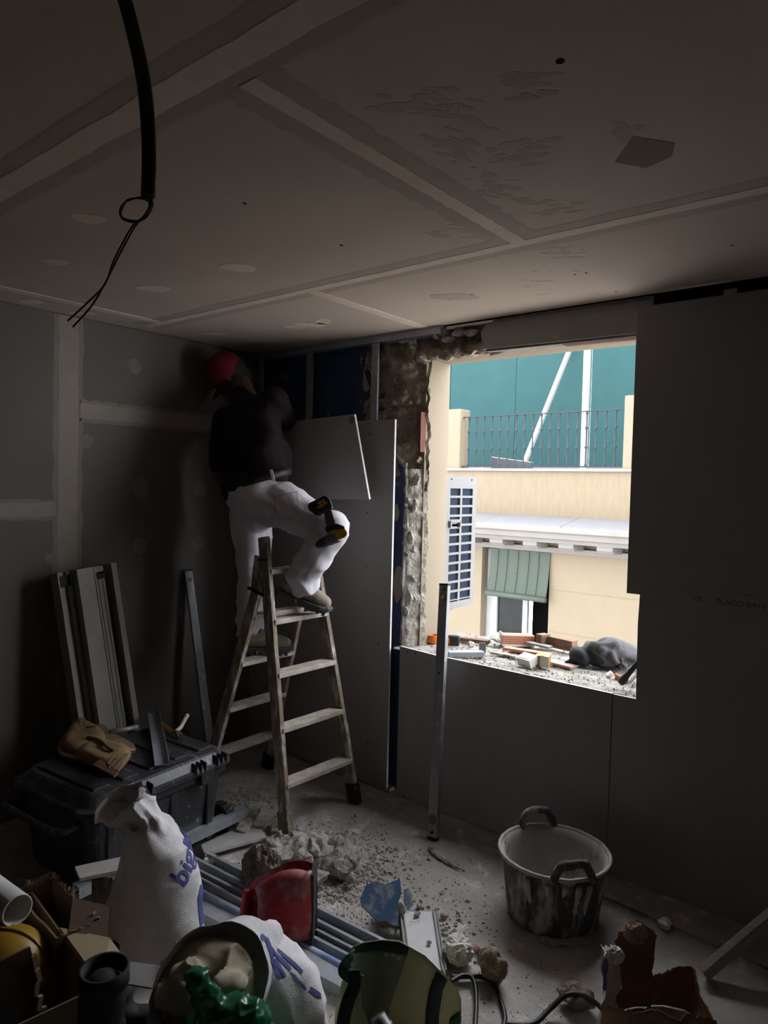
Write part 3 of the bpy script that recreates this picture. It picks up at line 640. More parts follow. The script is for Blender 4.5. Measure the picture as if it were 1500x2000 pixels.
# hands: palm, four fingers of unequal length curled at two knuckles, thumb from the side of the palm
def hand(bm, wr, d, palmn, thumb_side, curl):
    d = V(d).normalized(); pn = (V(palmn) - d * d.dot(V(palmn))).normalized(); s = d.cross(pn) * thumb_side
    capsule(bm, wr + d * .02 + s * .015, wr + d * .075 + s * .022, .021, .018, 10, (pn, .75)); capsule(bm, wr + d * .02 - s * .015, wr + d * .07 - s * .022, .021, .018, 10, (pn, .75))
    for i, (o, l) in enumerate(((.032, .036), (.011, .042), (-.011, .039), (-.031, .030))):
        p = wr + d * .085 + s * o; d1 = (d * math.cos(curl) + pn * math.sin(curl)); d2 = (d * math.cos(curl * 2.1) + pn * math.sin(curl * 2.1))
        q = p + d1 * l; capsule(bm, p, q, .0095, .009, 8); capsule(bm, q, q + d2 * l * .85, .009, .0075, 8)
    p = wr + d * .03 + s * .035; q = p + (d * .5 + s * .75 + pn * .3).normalized() * .035; capsule(bm, p, q, .012, .010, 8); capsule(bm, q, q + (d * .85 + s * .2 + pn * .45).normalized() * .03, .010, .008, 8)
hand(bm, wrL, (.35, .30, -.9), (.8, .5, .2), 1, .35); hand(bm, wrR, (-.55, .55, .35), (-.1, .4, -.9), -1, .3)
bm = fuse(bm, .0075, 4)
WK = single('person', bm, M_SKIN, 'worker in red cap, dark tee and white trousers standing on the stepladder, seen from behind', 'person', (-2.83, 2.46, .745), smooth=True)
for s in (-1, 1):
    bm = NB(); ell(bm, head + HF * .088 + HS * (.03 * s), (.011, .011, .011), HR, 2); part('eye', bm, M_WHITE, WK, smooth=True)
bm = NB(); ell(bm, head - HU * .012 - HF * .034, (.086, .083, .092), HR); capsule(bm, head - HF * .06 - HU * .03, head - HF * .045 - HU * .085, .052, .045); part('hair', bm, M_HAIR, WK, smooth=True)
# T-shirt
bm = NB()
capsule(bm, lerp(hipc, shm, .17), lerp(hipc, shm, .5), .165, .18, 18, (bk, .68)); capsule(bm, lerp(hipc, shm, .4), lerp(hipc, shm, .82), .175, .165, 18, (bk, .72))
capsule(bm, lerp(shm, shL, .72) - ax * .02, lerp(shm, shR, .72) - ax * .02, .095, .098); capsule(bm, shm, shm + (head - shm) * .38, .09, .068)
capsule(bm, shL, lerp(shL, elL, .80), .082, .075); capsule(bm, shR, lerp(shR, elR, .85), .084, .072)
ell(bm, lerp(hipc, shm, .62) + bk * .045, (.175, .08, .22), TR); ell(bm, lerp(hipc, shm, .17) - IR * .085 - UZ * .035, (.125, .135, .105), HRm); ell(bm, lerp(hipc, shm, .42) + IR * .045, (.15, .12, .16), HRm)
bm = fuse(bm, .009, 6)
def shirtfold(p):
    q = p - hipc; u = q.dot(sd); w = q.dot(ax)
    return .008 * (1 - 2 * abs(math.sin((w * 1.0 + u * 1.6) * 13 + 2.5 * nz(p, 4))) ** .6) * (.25 + 1.0 * abs(nz(p, 4, 3))) + .009 * nz(p, 8)
wrinkle(bm, shirtfold); part('t_shirt', bm, M_SHIRT, WK, smooth=True)
# trousers, baggy, gathered at the cuffs
bm = NB()
ell(bm, hipc + V((0, 0, -.01)) - IF * .02, (.185, .142, .125), HRm); ell(bm, lerp(Lh, Rh, .25) - IF * .055 - UZ * .02, (.105, .095, .105), HRm); ell(bm, lerp(Lh, Rh, .8) - IF * .05 - UZ * .01, (.105, .095, .10), HRm)
capsule(bm, Lh, Lk, .118, .088); capsule(bm, Lk, La + V((.0, 0, .03)), .088, .080); capsule(bm, La + UZ * .09, La + UZ * .0, .086, .078)
capsule(bm, Rh, Rk + V((0, 0, -.005)), .122, .090); capsule(bm, Rk, Ra + V((.035, .01, .05)), .090, .082); capsule(bm, Ra + UZ * .10 + V((.055, .02, 0)), Ra + V((.04, .02, .015)), .080, .082)
ell(bm, Rk + V((.01, 0, .01)), (.088, .085, .092))
bm = fuse(bm, .009, 5)
def crease(x): return 1 - 2 * abs(math.sin(x)) ** .6                   # rounded folds with sharp valleys
def trousfold(p):
    h = .008 * nz(p, 9) + .005 * nz(p, 22)
    tR = (p - Rk).dot(Ra - Rk) / (Ra - Rk).length_squared; tL = (p - Lk).dot(La - Lk) / (La - Lk).length_squared
    if p.x > -2.74 and p.z < 1.40: h += .013 * crease(tR * 9 + 2.5 * nz(p, 6) + 6 * p.y) * max(0, tR) ** 1.1 * (.5 + .8 * abs(nz(p, 7, 5)))
    elif p.z < 1.2: h += .010 * crease(tL * 9 + 3 * nz(p, 6)) * max(0, tL) * (.5 + .8 * abs(nz(p, 7, 5)))
    else: h += .008 * crease((p.x * .7 + p.z * 1.5) * 15 + 3.5 * nz(p, 4)) * (.25 + 1.1 * abs(nz(p, 4, 9)))
    return h
wrinkle(bm, trousfold); part('trousers', bm, M_TROU, WK, smooth=True)
TRO = WK.children[-1]
def wrap(txt, size, parent, centre, udir, vdir, off=.003, m=None, name='lettering', polys=None):   # flat shape laid onto a surface
    b0 = NB(); b0.from_mesh(parent.data); bvh = BVHTree.FromBMesh(b0)
    t = text_mesh(txt, size) if txt else NB()
    if polys:
        for pl in polys:
            f = [t.verts.new((x, y, 0)) for x, y in pl]; t.faces.new(f)
        bmesh.ops.triangulate(t, faces=t.faces)
        for _ in range(3):
            es = [e for e in t.edges if e.calc_length() > .012]
            if es: bmesh.ops.subdivide_edges(t, edges=es, cuts=1); bmesh.ops.triangulate(t, faces=t.faces)
    c = V(centre) - PM[parent.name].translation; u = V(udir).normalized(); v = V(vdir); v = (v - u * u.dot(v)).normalized(); n = u.cross(v)
    for q in t.verts:
        p = c + u * q.co.x + v * q.co.y + n * .6
        h = bvh.ray_cast(p, -n, 1.2)
        if h[0] is None: h = bvh.find_nearest(c + u * q.co.x + v * q.co.y)
        q.co = h[0] + (h[1] if h[1].dot(n) > 0 else -h[1]) * off
    b0.free(); return obj(name, t, m or M_PRINT, parent)
wrap('', .1, TRO, atY(556, 990, 2.33), IR + UZ * .25, UZ - IR * .25, .004, M_TROU, 'back_pocket', [[(-.06, .06), (.06, .06), (.058, -.045), (0, -.07), (-.058, -.045)]])
wrap('', .1, TRO, atY(556, 990, 2.33), IR + UZ * .25, UZ - IR * .25, .0055, mat('grey_stitching', (.36, .34, .34)), 'pocket_seam', [[(-.06, .06), (.06, .06), (.06, .056), (-.06, .056)], [(-.06, .056), (-.057, .056), (-.055, -.044), (-.058, -.045)], [(.06, .056), (.057, .056), (.055, -.044), (.058, -.045)], [(-.058, -.045), (-.055, -.044), (0, -.067), (0, -.07)], [(.058, -.045), (.055, -.044), (0, -.067), (0, -.07)]])
wc = hipc + UZ * .095 - IF * .01                                      # waistband and belt
ws = (IR + UZ * .30).normalized()
def ringpt(t, a, b, c, o=0): return c + ws * (math.cos(t) * a) + IF * (math.sin(t) * b) + UZ * o
bm = NB(); ring_loft(bm, [[ringpt(2 * PI * k / 40, .146 + e, .122 + e, wc, z) for k in range(40)] for z, e in ((-.018, .004), (-.018, .010), (.018, .010), (.018, .004), (-.018, .004))], False, False); part('belt', bm, M_BELT, WK, smooth=True)
for t in (-PI / 2 + .45,):
    bm = NB(); c = ringpt(t, .168, .140, wc); box(bm, c, (.014, .008, .058), frame(ws, UZ)); part('belt_loop', bm, M_TROU, WK)
# cap
bm = NB(); ell(bm, head + HU * .014 - HF * .006, (.117, .097, .114), HR, 4)
for v in list(bm.verts):
    if (v.co - head).dot(HU) < -.030 + .045 * ((v.co - head).dot(HF) / .1): bm.verts.remove(v)
cp = part('cap', bm, M_CAPR, WK, smooth=True, solid=.004)
bm = NB(); rings = []
for i in range(7):
    r = .085 + .082 * i / 6
    rings.append([head + HF * (math.cos(a) * r * (1.0 if i else .95) + .015) + HS * (math.sin(a) * r * (.9 - .05 * i)) + HU * (.012 - .012 * i / 6 - .02 * (a / 1.0) ** 2) for a in [(-.95 + 1.9 * k / 14) for k in range(15)]])
ring_loft(bm, rings, False, False, closed=False); part('brim', bm, M_CAPR, cp, smooth=True, solid=.003)
bm = NB(); ell(bm, head + HU * .13, (.009, .009, .005), HR, 2); part('button', bm, M_CAPR, cp, smooth=True)
bm = NB()
for k in range(6):
    a0 = 2 * PI * k / 6; tube(bm, [head - HF * .006 + HU * (.014 + .1145 * math.sin(t)) + (HF * math.cos(a0) * .1175 + HS * math.sin(a0) * .0975) * math.cos(t) for t in [.1 + 1.4 * j / 8 for j in range(9)]], .0015, 4)
part('seam', bm, M_CAPR, cp, kind='stuff')
# boots
def boot(heel, toe, updir):
    x = (V(toe) - V(heel)); L = x.length; R = frame(x, updir); h = V(heel); T = lambda p: h + R @ V(p)
    sole = [(0, -.030), (.02, -.037), (.10, -.034), (.17, -.043), (.23, -.047), (.27, -.036), (.29, 0)]
    out = sole + [(a, -b) for a, b in reversed(sole[:-1])]
    bm = NB(); rings = []
    for z, e in ((0, .94), (.012, 1.03), (.030, 1.05), (.036, 1.0)):
        rings.append([T(((a - .14) * e + .14, b * e, z + .012 * max(0, (a - .2) / .09) ** 2)) for a, b in out])
    ring_loft(bm, rings)
    for k in range(9):
        for s in (-1, 1): box(bm, T((.02 + k * .03, s * .036, .008)), (.016, .016, .022), R)
    s = part('boot_sole', bm, M_SOLE, WK)
    bm = NB()
    capsule(bm, T((.055, 0, .075)), T((.20, 0, .065)), .044, .040); capsule(bm, T((.20, 0, .060)), T((.245, 0, .055)), .042, .036)
    capsule(bm, T((.055, 0, .075)), T((.06, 0, .15)), .044, .046); ell(bm, T((.13, 0, .085)), (.06, .036, .04), R)
    bm = fuse(bm, .006, 4); b = part('boot', bm, M_BOOT, WK, smooth=True)
    for k in range(4):
        bm = NB(); x0 = .115 + k * .022; z0 = .128 - k * .009
        tube(bm, [T((x0 - .004, -.030, z0 - .018)), T((x0, -.012, z0)), T((x0 + .004, .012, z0)), T((x0 + .008, .030, z0 - .018))], .0035, 6); part('lace', bm, M_BELT, b, smooth=True)
    return b
boot((-2.645, 2.395, 1.085), (-2.455, 2.555, .992), (.25, .1, 1)); boot((-2.93, 2.395, .740), (-2.715, 2.57, .740), (0, 0, 1))

# cordless drill hooked at the right thigh
def dp(px, py, d=0): p = atY(px, py, 2.385); return p - IF * d
cz = dp(640, 1020); kk = (dp(740, 1020) - cz).length / 100
DR = thing('cordless_drill', 'black and yellow cordless drill hanging on the worker\'s right thigh', 'drill', cz)
def dpoly(pts, d0, d1): bm = NB(); prism(bm, [dp(x, y, d0) for x, y in pts], -IF * (d1 - d0)); return bm
bm = dpoly([(602, 984), (636, 967), (644, 974), (647, 982), (650, 992), (622, 1008), (618, 1004), (604, 996)], -.035, .035)
bmesh.ops.bevel(bm, geom=bm.edges[:], offset=.005, segments=2, affect='EDGES'); bt = part('battery', bm, M_DRILLK, DR)
bm = NB()
for pts in ([(620, 982), (634, 974), (635, 977), (622, 985)], [(621, 990), (640, 979), (641, 982), (622, 993)], [(624, 984), (629, 981), (634, 988), (629, 991)], [(634, 976), (638, 980), (632, 984)]):
    prism(bm, [dp(x, y, .0355) for x, y in pts], -IF * .001)
part('emblem', bm, M_DRILLY, bt, kind='stuff')
part('clip_strip', dpoly([(621, 1003), (648, 989), (650, 993), (623, 1008)], -.03, .0365), M_DRILLG, bt)
bm = dpoly([(633, 1000), (646, 994), (650, 1003), (653, 1020), (657, 1030), (640, 1036), (636, 1020)], -.017, .017)
bmesh.ops.bevel(bm, geom=bm.edges[:], offset=.005, segments=2, affect='EDGES'); part('handle', bm, M_DRILLG, DR)
bm = dpoly([(634, 1030), (655, 1022), (668, 1026), (674, 1030), (672, 1036), (650, 1038), (640, 1041)], -.026, .026)
bmesh.ops.bevel(bm, geom=bm.edges[:], offset=.004, segments=2, affect='EDGES'); part('motor_cover', bm, M_DRILLK, DR)
bm = dpoly([(638, 1040), (650, 1033), (672, 1030), (679, 1040), (676, 1048), (661, 1054), (655, 1044), (642, 1042)], -.030, .030)
bmesh.ops.bevel(bm, geom=bm.edges[:], offset=.004, segments=2, affect='EDGES'); gb = part('gear_housing', bm, M_DRILLY, DR)
bm = NB()
for x, y in ((641, 1038), (648, 1036), (654, 1034), (661, 1036), (669, 1046)): disc(bm, dp(x, y, .0305), .003, -IF, .001)
part('screw', bm, M_DRILLK, gb, kind='stuff')
a, b = dp(662, 1046), dp(604, 1072); dx = (b - a).normalized(); Rm = frame(dx.orthogonal(), dx)
bm = NB(); L = (b - a).length
lathe(bm, [(.026, .0), (.029, .01), (.029, .16 * L), (.027, .18 * L), (.027, .34 * L), (.025, .36 * L)], a, 20, Rm); part('clutch_collar', bm, M_DRILLG, DR, smooth=False)
bm = NB(); lathe(bm, [(.021, .36 * L), (.024, .38 * L), (.024, .55 * L), (.020, .66 * L), (.011, .74 * L)], a, 20, Rm); part('chuck', bm, M_DRILLK, DR)
bm = NB(); lathe(bm, [(.004, .74 * L), (.005, .80 * L), (.0035, .82 * L), (.0035, 1.0 * L), (.001, 1.04 * L)], a, 8, Rm); part('bit', bm, M_CHROME, DR)

# plasterboard offcut held between the worker and the wall
bm = NB(); P = [atY(555, 824, 2.80), atY(692, 809, 2.80), atY(721, 975, 2.80), atY(560, 978, 2.80)]
P[0] = atY(540, 826, 2.80); P[3] = atY(548, 978, 2.80)
prism(bm, P, V((.0, .013, 0)))
me = single('plasterboard_offcut', bm, [M_BOARD, M_GYPS], 'small grey plasterboard offcut tilted against the wall beside the worker\'s waist', 'plasterboard', P[2])
for p in me.data.polygons:
    if abs(p.normal.y) < .5: p.material_index = 1
bm = NB(); smear(bm, atY(687, 820, 2.799), V((.02, 0, .002)), V((0, 0, .02)), (0, -1, 0), .001, 3); obj('ink_stamp', bm, M_STAMP, me, world=True)

# ================================================================== LEVELS AND PROFILES AGAINST THE WALLS
def level(p0, p1, w, t, wdir, label, m, vials):
    L = thing('spirit_level', label, 'spirit level', p0)
    p0, p1 = V(p0), V(p1); d = (p1 - p0).normalized(); y = V(wdir); y = (y - d * y.dot(d)).normalized(); z = d.cross(y)
    if z.dot(IF) > 0: z = -z
    bm = NB(); bar(bm, p0, p1, w, t, wdir, .002); part('rail', bm, m, L)
    bm = NB(); bar(bm, p1 - d * .002, p1 + d * .008, w * 1.02, t * 1.02, wdir); part('end_cap', bm, M_RUBBER, L)
    bm = NB(); bar(bm, p0 - d * .006, p0 + d * .004, w * 1.02, t * 1.02, wdir); part('end_cap', bm, M_RUBBER, L)
    for f, r, mm in vials:
        c = p0 + (p1 - p0) * f + z * (t / 2)
        bm = NB(); disc(bm, c, r * 1.25, z, .003, 16); h = part('vial_housing', bm, M_DRILLG, L)
        bm = NB(); disc(bm, c + z * .003, r, z, .002, 16); part('vial', bm, mm, h)
    return L
b0 = atZ(846, 1634, .015); b0.z = .012; t0 = atY(869, 1143, WY - .045)
level(b0, t0, .05, .026, (1, 0, 0), 'tall aluminium spirit level leaning on the board below the window opening', M_ALU, [(.950, .013, M_VIAL), (.982, .007, M_CHROME), (.07, .018, M_DRILLG), (.02, .006, M_HOLE), (.64, .004, M_HOLE)])
t1 = atX(367, 1115, WL + .03); level((-3.20, 2.45, .012), t1, .045, .024, (.3, 1, 0), 'old dusty spirit level leaning on the left wall behind the black toolbox', M_ALU, [(.955, .010, M_DRILLG)])
# bundle of two white shutter-box profiles leaning on the left wall
SB = thing('shutter_profile', 'pale hollow shutter profile with dark grooves leaning behind the black toolbox', 'profile', (-3.05, 1.72, 0))
top = [atX(108, 1120, -3.33), atX(215, 1100, -3.33)]
tc = (top[0] + top[1]) / 2; wd = (top[1] - top[0]); wid = wd.length; wd.normalize()
bc = V((-2.0, 1.74, 0)); bc.x = -3.15; bc.y = tc.y + .10; bc.z = .01
dd = (tc - bc).normalized(); nn = dd.cross(wd).normalized()
if nn.x < 0: nn = -nn
def sbar(u0, u1, n0, n1, m, name, l0=0, l1=1):
    bm = NB(); q = lambda u, n, l: bc + dd * ((tc - bc).length * l) + wd * (u * wid) + nn * n
    prism(bm, [q(u0, n0, l0), q(u1, n0, l0), q(u1, n1, l0), q(u0, n1, l0)], dd * ((tc - bc).length * (l1 - l0))); return part(name, bm, m, SB)
M_SHUT = mat('cream_profile', (0.3, 0.285, 0.258), (0.252, 0.24, 0.216), .6, scale=10, dust=((.30, .28, .26), .1, 12))
sbar(-.5, .5, -.06, -.05, M_SHUT, 'back_plate'); sbar(-.5, -.48, -.05, .02, M_SHUT, 'side_flange'); sbar(-.46, -.24, -.045, .0, M_SHUT, 'groove_rail'); sbar(-.36, -.33, .0, .006, M_RUBBER, 'brush_strip')
sbar(-.22, .08, -.05, .055, M_SHUT, 'box_section'); sbar(.08, .10, -.05, .058, M_SHUT, 'web'); sbar(.12, .30, -.045, .03, M_SHUT, 'groove_rail', 0, .965); sbar(.17, .175, .03, .032, M_RUBBER, 'brush_strip', 0, .96); sbar(.25, .255, .03, .032, M_RUBBER, 'brush_strip', 0, .96)
sbar(.40, .50, -.05, .06, M_SHUT, 'side_flange'); sbar(.12, .28, -.03, .04, M_WHITE, 'end_plug', .975, .998); sbar(.10, .32, -.04, .036, M_RUBBER, 'end_gasket', .945, .965); sbar(-.46, -.28, -.03, .012, M_RUBBER, 'end_gasket', .94, .985)

# ================================================================== TOOLBOX AND WHAT LIES ON IT
def rrect(cx, cy, sx, sy, r, z, n=5):
    out = []
    for qx, qy, a0 in ((1, 1, 0), (-1, 1, PI / 2), (-1, -1, PI), (1, -1, 1.5 * PI)):
        for k in range(n + 1):
            a = a0 + PI / 2 * k / n; out.append(V((cx + qx * (sx / 2 - r) + r * math.cos(a), cy + qy * (sy / 2 - r) + r * math.sin(a), z)))
    return out
TB = thing('toolbox', 'large black plastic wheeled toolbox with ridged lid standing by the left wall', 'toolbox', (-2.765, 1.655, 0), math.radians(5))
bm = NB(); ring_loft(bm, [rrect(0, 0, *a) for a in ((.44, .60, .04, .03), (.46, .63, .05, .06), (.50, .67, .05, .32), (.50, .67, .05, .33), (.54, .71, .06, .335), (.54, .71, .06, .365))])
obj('body', bm, M_BLACKP, TB)
bm = NB(); ring_loft(bm, [rrect(0, 0, *a) for a in ((.57, .745, .08, .366), (.58, .755, .08, .372), (.58, .755, .08, .388), (.55, .72, .08, .395), (.50, .67, .08, .425), (.48, .65, .08, .432), (.44, .60, .08, .434))])
lid = obj('lid', bm, M_LIDP, TB)
for y in (-.26, -.13, 0, .13, .26):
    bm = NB(); box(bm, (0, y, .436), (.40, .075, .016), bev=.006); obj('ridge', bm, M_LIDP, lid)
for y in (-.12, -.09, .14, .165, .19, .26, .285, .31):        # ribs along the front and end of the lid
    bm = NB(); prism(bm, [(.255, y - .010, .392), (.300, y - .010, .385), (.292, y, .418), (.255, y, .424)], (0, .001, 0)); prism(bm, [(.300, y - .010, .385), (.300, y + .010, .385), (.290, y, .420)], (-.03, 0, 0)); obj('rib', bm, M_BLACKP, lid)
for y in (-.2, .2):
    bm = NB(); box(bm, (.285, y, .355), (.018, .07, .07), bev=.006); obj('latch', bm, M_BLACKP, TB)
bm = NB(); tube(bm, catmull([(-.20, -.36, .33), (-.20, -.42, .325), (-.14, -.44, .325), (.14, -.44, .325), (.20, -.42, .325), (.20, -.36, .33)], 4), .014, 8); obj('carry_handle', bm, M_BLACKP, TB, smooth=True)
for y in (-.25, .05, .25):
    bm = NB(); box(bm, (.243, y, .18), (.02, .035, .28), bev=.005); obj('body_rib', bm, M_BLACKP, TB)
for x in (.20, -.20):
    bm = NB(); R = Matrix.Rotation(PI / 2, 3, 'X')
    lathe(bm, [(.02, -.022), (.055, -.022), (.07, -.016), (.074, 0), (.07, .016), (.055, .022), (.02, .022)], (x, .365, .075), 24, R)
    w = obj('wheel', bm, M_RUBBER, TB)
    bm = NB(); lathe(bm, [(.012, -.026), (.045, -.024), (.045, .024), (.012, .026)], (x, .365, .075), 16, R); obj('wheel_hub', bm, M_LEATHD, w)
    for k in range(18):
        a = 2 * PI * k / 18; bm = NB(); box(bm, (x + .073 * math.cos(a), .365, .075 + .073 * math.sin(a)), (.010, .044, .012), Matrix.Rotation(-a, 3, 'Y')); obj('tread_block', bm, M_RUBBER, w)
bm = NB(); tube(bm, [(-.2, .365, .075), (.2, .365, .075)], .010, 8); obj('axle', bm, M_GALV, TB)
LZ = .446
def onlid(x, y, dz=0): return atZ(x, y, LZ + dz)
# tan leather tool pouch
TP = thing('tool_pouch', 'tan leather tool pouch with belt lying on the black toolbox lid', 'tool pouch', onlid(185, 1460))
bm = NB(); prism(bm, [onlid(*p) for p in [(112, 1470), (118, 1448), (160, 1398), (172, 1396), (215, 1432), (262, 1458), (265, 1468), (230, 1480), (180, 1500), (120, 1480)]], (0, 0, .014))
bmesh.ops.subdivide_edges(bm, edges=bm.edges[:], cuts=3, use_grid_fill=True); rough(bm, .004, 12); part('back_panel', bm, M_LEATH, TP)
def pocket(pts, h, nm, seed):                                          # flat leather pouch: a rim on the panel and a bulging, puckered front
    P = [onlid(*p, .012) for p in pts]; c = sum(P, V()) / len(P); P = catmull(P + [P[0]], 5)[:-1]; bm = NB(); rings = []
    for i, (f, z) in enumerate(((1, 0), (1, .012), (.96, h * .6), (.82, h * .95), (.55, h), (.25, h * .86), (.02, h * .82))):
        rings.append([c + (p - c) * f + UZ * (z + (.006 * nz(p, 22, seed) * f if i > 1 else 0)) for p in P])
    ring_loft(bm, rings, True, True); wrinkle(bm, lambda p: .004 * nz(p, 26, seed)); part(nm, bm, M_LEATH, TP, smooth=True)
pocket([(120, 1466), (124, 1446), (150, 1412), (172, 1418), (205, 1440), (196, 1462), (150, 1474)], .040, 'upper_pocket', 2)
pocket([(146, 1478), (172, 1462), (205, 1458), (240, 1468), (256, 1476), (232, 1506), (200, 1506), (160, 1490)], .045, 'lower_pocket', 4)
bm = NB(); prism(bm, [onlid(*p, .052) for p in [(206, 1498), (222, 1478), (252, 1474), (232, 1508)]], (0, 0, .008)); part('tool_loop', bm, M_LEATH, TP)
for q in ((212, 1500, 228, 1480), (220, 1503, 238, 1480)):
    bm = NB(); tube(bm, [onlid(q[0], q[1], .061), onlid(q[2], q[3], .061)], .003, 5); part('stitched_seam', bm, M_LEATHD, TP)
bm = NB(); prism(bm, [onlid(*p, .05) for p in [(182, 1498), (196, 1487), (232, 1512), (222, 1520)]], (0, 0, .010)); part('leather_patch', bm, M_LEATHD, TP)
bm = NB(); tube(bm, catmull([onlid(172, 1440, .055), onlid(195, 1446, .062), onlid(222, 1466, .058), onlid(262, 1464, .03)], 5), .008, 6); part('pocket_hem', bm, M_LEATH, TP)
bm = NB(); box(bm, onlid(178, 1420, .05), (.04, .022, .008), frame(IR, UZ), .002); part('buckle', bm, M_LEATHD, TP)
for p in [(228, 1474), (237, 1480), (243, 1479), (233, 1451)]:
    bm = NB(); ell(bm, onlid(*p, .056), (.005, .005, .003), None, 2); part('rivet', bm, M_CHROME, TP)
# steel offcut, grey tube and pliers on the lid
a, b = onlid(316, 1494, .003), onlid(300, 1392, .003)
bm = NB(); bar(bm, a, b, .058, .002, IR); w = (b - a).cross(UZ).normalized()
for s in (-1, 1): bar(bm, a + w * .029 * s + UZ * .010, b + w * .029 * s + UZ * .010, .002, .020, IR)
single('stud_offcut', bm, M_GALV, 'short galvanised channel offcut lying across the black toolbox lid', 'metal profile', a)
bm = NB(); tube(bm, [onlid(215, 1431, .016), onlid(268, 1420, .016)], .013, 12); single('grey_tube', bm, M_ALU, 'short grey tube on the toolbox lid behind the tan pouch', 'tube', onlid(240, 1426), smooth=True)
PL = thing('pliers', 'worn pliers lying on the toolbox lid, one handle wrapped in pale tape', 'pliers', onlid(340, 1425))
pv = onlid(343, 1429, .016)
bm = NB(); tube(bm, catmull([onlid(366, 1397, .05), onlid(358, 1411, .035), onlid(352, 1421, .022), pv], 4), .010, 8); part('taped_handle', bm, M_GYPS, PL, smooth=True)
bm = NB(); tube(bm, catmull([onlid(315, 1412, .014), onlid(324, 1420, .016), onlid(334, 1427, .016), pv], 4), .009, 8); part('handle', bm, M_YEL, PL, smooth=True)
for e in ((356, 1436), (348, 1440)):
    bm = NB(); tube(bm, [pv, lerp(pv, onlid(*e, .012), .5), onlid(*e, .010)], [.010, .010, .004], 6); part('jaw', bm, M_DRILLG, PL)

# ================================================================== SACKS AND BOXES IN THE FOREGROUND
def ringE(c, e1, e2, a, b, n=40, pw=1.0, wob=0, seed=0):
    out = []
    for k in range(n):
        t = 2 * PI * k / n; q = 1 + wob * noise.noise(V((math.cos(t) * 1.6, math.sin(t) * 1.6, seed)))
        out.append(V(c) + (V(e1) * (a * math.cos(t)) + V(e2) * (b * math.sin(t))) * q)
    return out
def interp(rows, n):                                                   # smooth the list of ring parameters
    P = []
    for i in range(len(rows) - 1):
        for j in range(n):
            t = j / n; t = t * t * (3 - 2 * t)
            P.append([ra + (rb - ra) * t if not isinstance(ra, Vector) else ra.lerp(rb, t) for ra, rb in zip(rows[i], rows[i + 1])])
    return P + [rows[-1]]
# standing white sack, neck twisted over to the left
sb = atZ(298, 1862); s2 = IF
def bc_(px, py, d=0): p = CAM + ray(px, py) * (((sb - CAM).dot(IF) + d) / ray(px, py).dot(IF)); return p
SR = [(bc_(292, 1885) * V((1, 1, 0)).length * 0 + V((sb.x, sb.y, .01)), .150, .12, IR, IF), (V((sb.x, sb.y, .05)) + IR * .0, .178, .145, IR, IF), (bc_(297, 1770) , .165, .140, IR, IF), (bc_(306, 1700), .140, .125, IR, IF), (bc_(306, 1650), .112, .105, IR, IF), (bc_(298, 1612), .075, .085, (IR + UZ * -.25).normalized(), IF)]
rows = interp(SR, 8); bm = NB(); rings = [ringE(r[0], r[3], r[4], r[1], r[2], 48, wob=.10, seed=3 + .1 * i) for i, r in enumerate(rows)]
nk = bc_(283, 1592); C2 = [(nk, .050, .055, (IR * .45 + UZ * .9).normalized(), IF), (bc_(262, 1580), .068, .060, (IR * .45 + UZ * .9).normalized(), IF), (bc_(246, 1573), .085, .075, (IR * .70 + UZ * .7).normalized(), (IF + UZ * .25).normalized()), (bc_(230, 1566), .105, .07, (IR * .86 + UZ * .50).normalized(), (IF * .88 + UZ * .42).normalized())]
rows2 = interp([rows[-1]] + C2, 6)[1:]
rings += [ringE(r[0], r[3], r[4], r[1], r[2], 48, wob=.30, seed=7 + .05 * i) for i, r in enumerate(rows2)]
ring_loft(bm, rings, True, False)
def sackfold(p): return .012 * (1 - 2 * abs(math.sin(13 * p.z + 9 * (p - sb).dot(IF) + 4 * nz(p, 5))) ** .5) * max(0, nz(p, 4, 7)) + .010 * nz(p, 6) + .006 * nz(p, 14, 3) + (.016 * (1 - 2 * abs(math.sin(24 * (p - nk).dot(IF) + 14 * p.z + 6 * nz(p, 6))) ** .5) if p.z > .47 else 0)
wrinkle(bm, sackfold)
def flatten(bm):
    for v in bm.verts:
        if v.co.z < .004: v.co.z = .004
flatten(bm)
SK = single('rubble_sack', bm, M_SACK, 'white woven sack standing upright in front of the toolbox, its mouth flopped over', 'sack', sb, smooth=True, solid=.002)
side = (IR * .80 - IF * .45).normalized(); upv = (UZ - side * 0).normalized()
tdir = (-IF * .0 + side.cross(UZ) * -1).normalized()
wrap('bigMat', .092, SK, bc_(388, 1656), (tdir * .75 + UZ * .62), (UZ * .75 - tdir * .62))
wrap('', .1, SK, bc_(385, 1765), tdir, UZ, polys=[[(-.02, -.06), (.02, -.07), (.03, .05), (0, .07), (-.025, .04)]], name='printed_mark')
wrap('', .1, SK, bc_(380, 1850), tdir, UZ, polys=[[(-.02, -.015), (.02, -.02), (.005, .02)]], name='printed_mark')

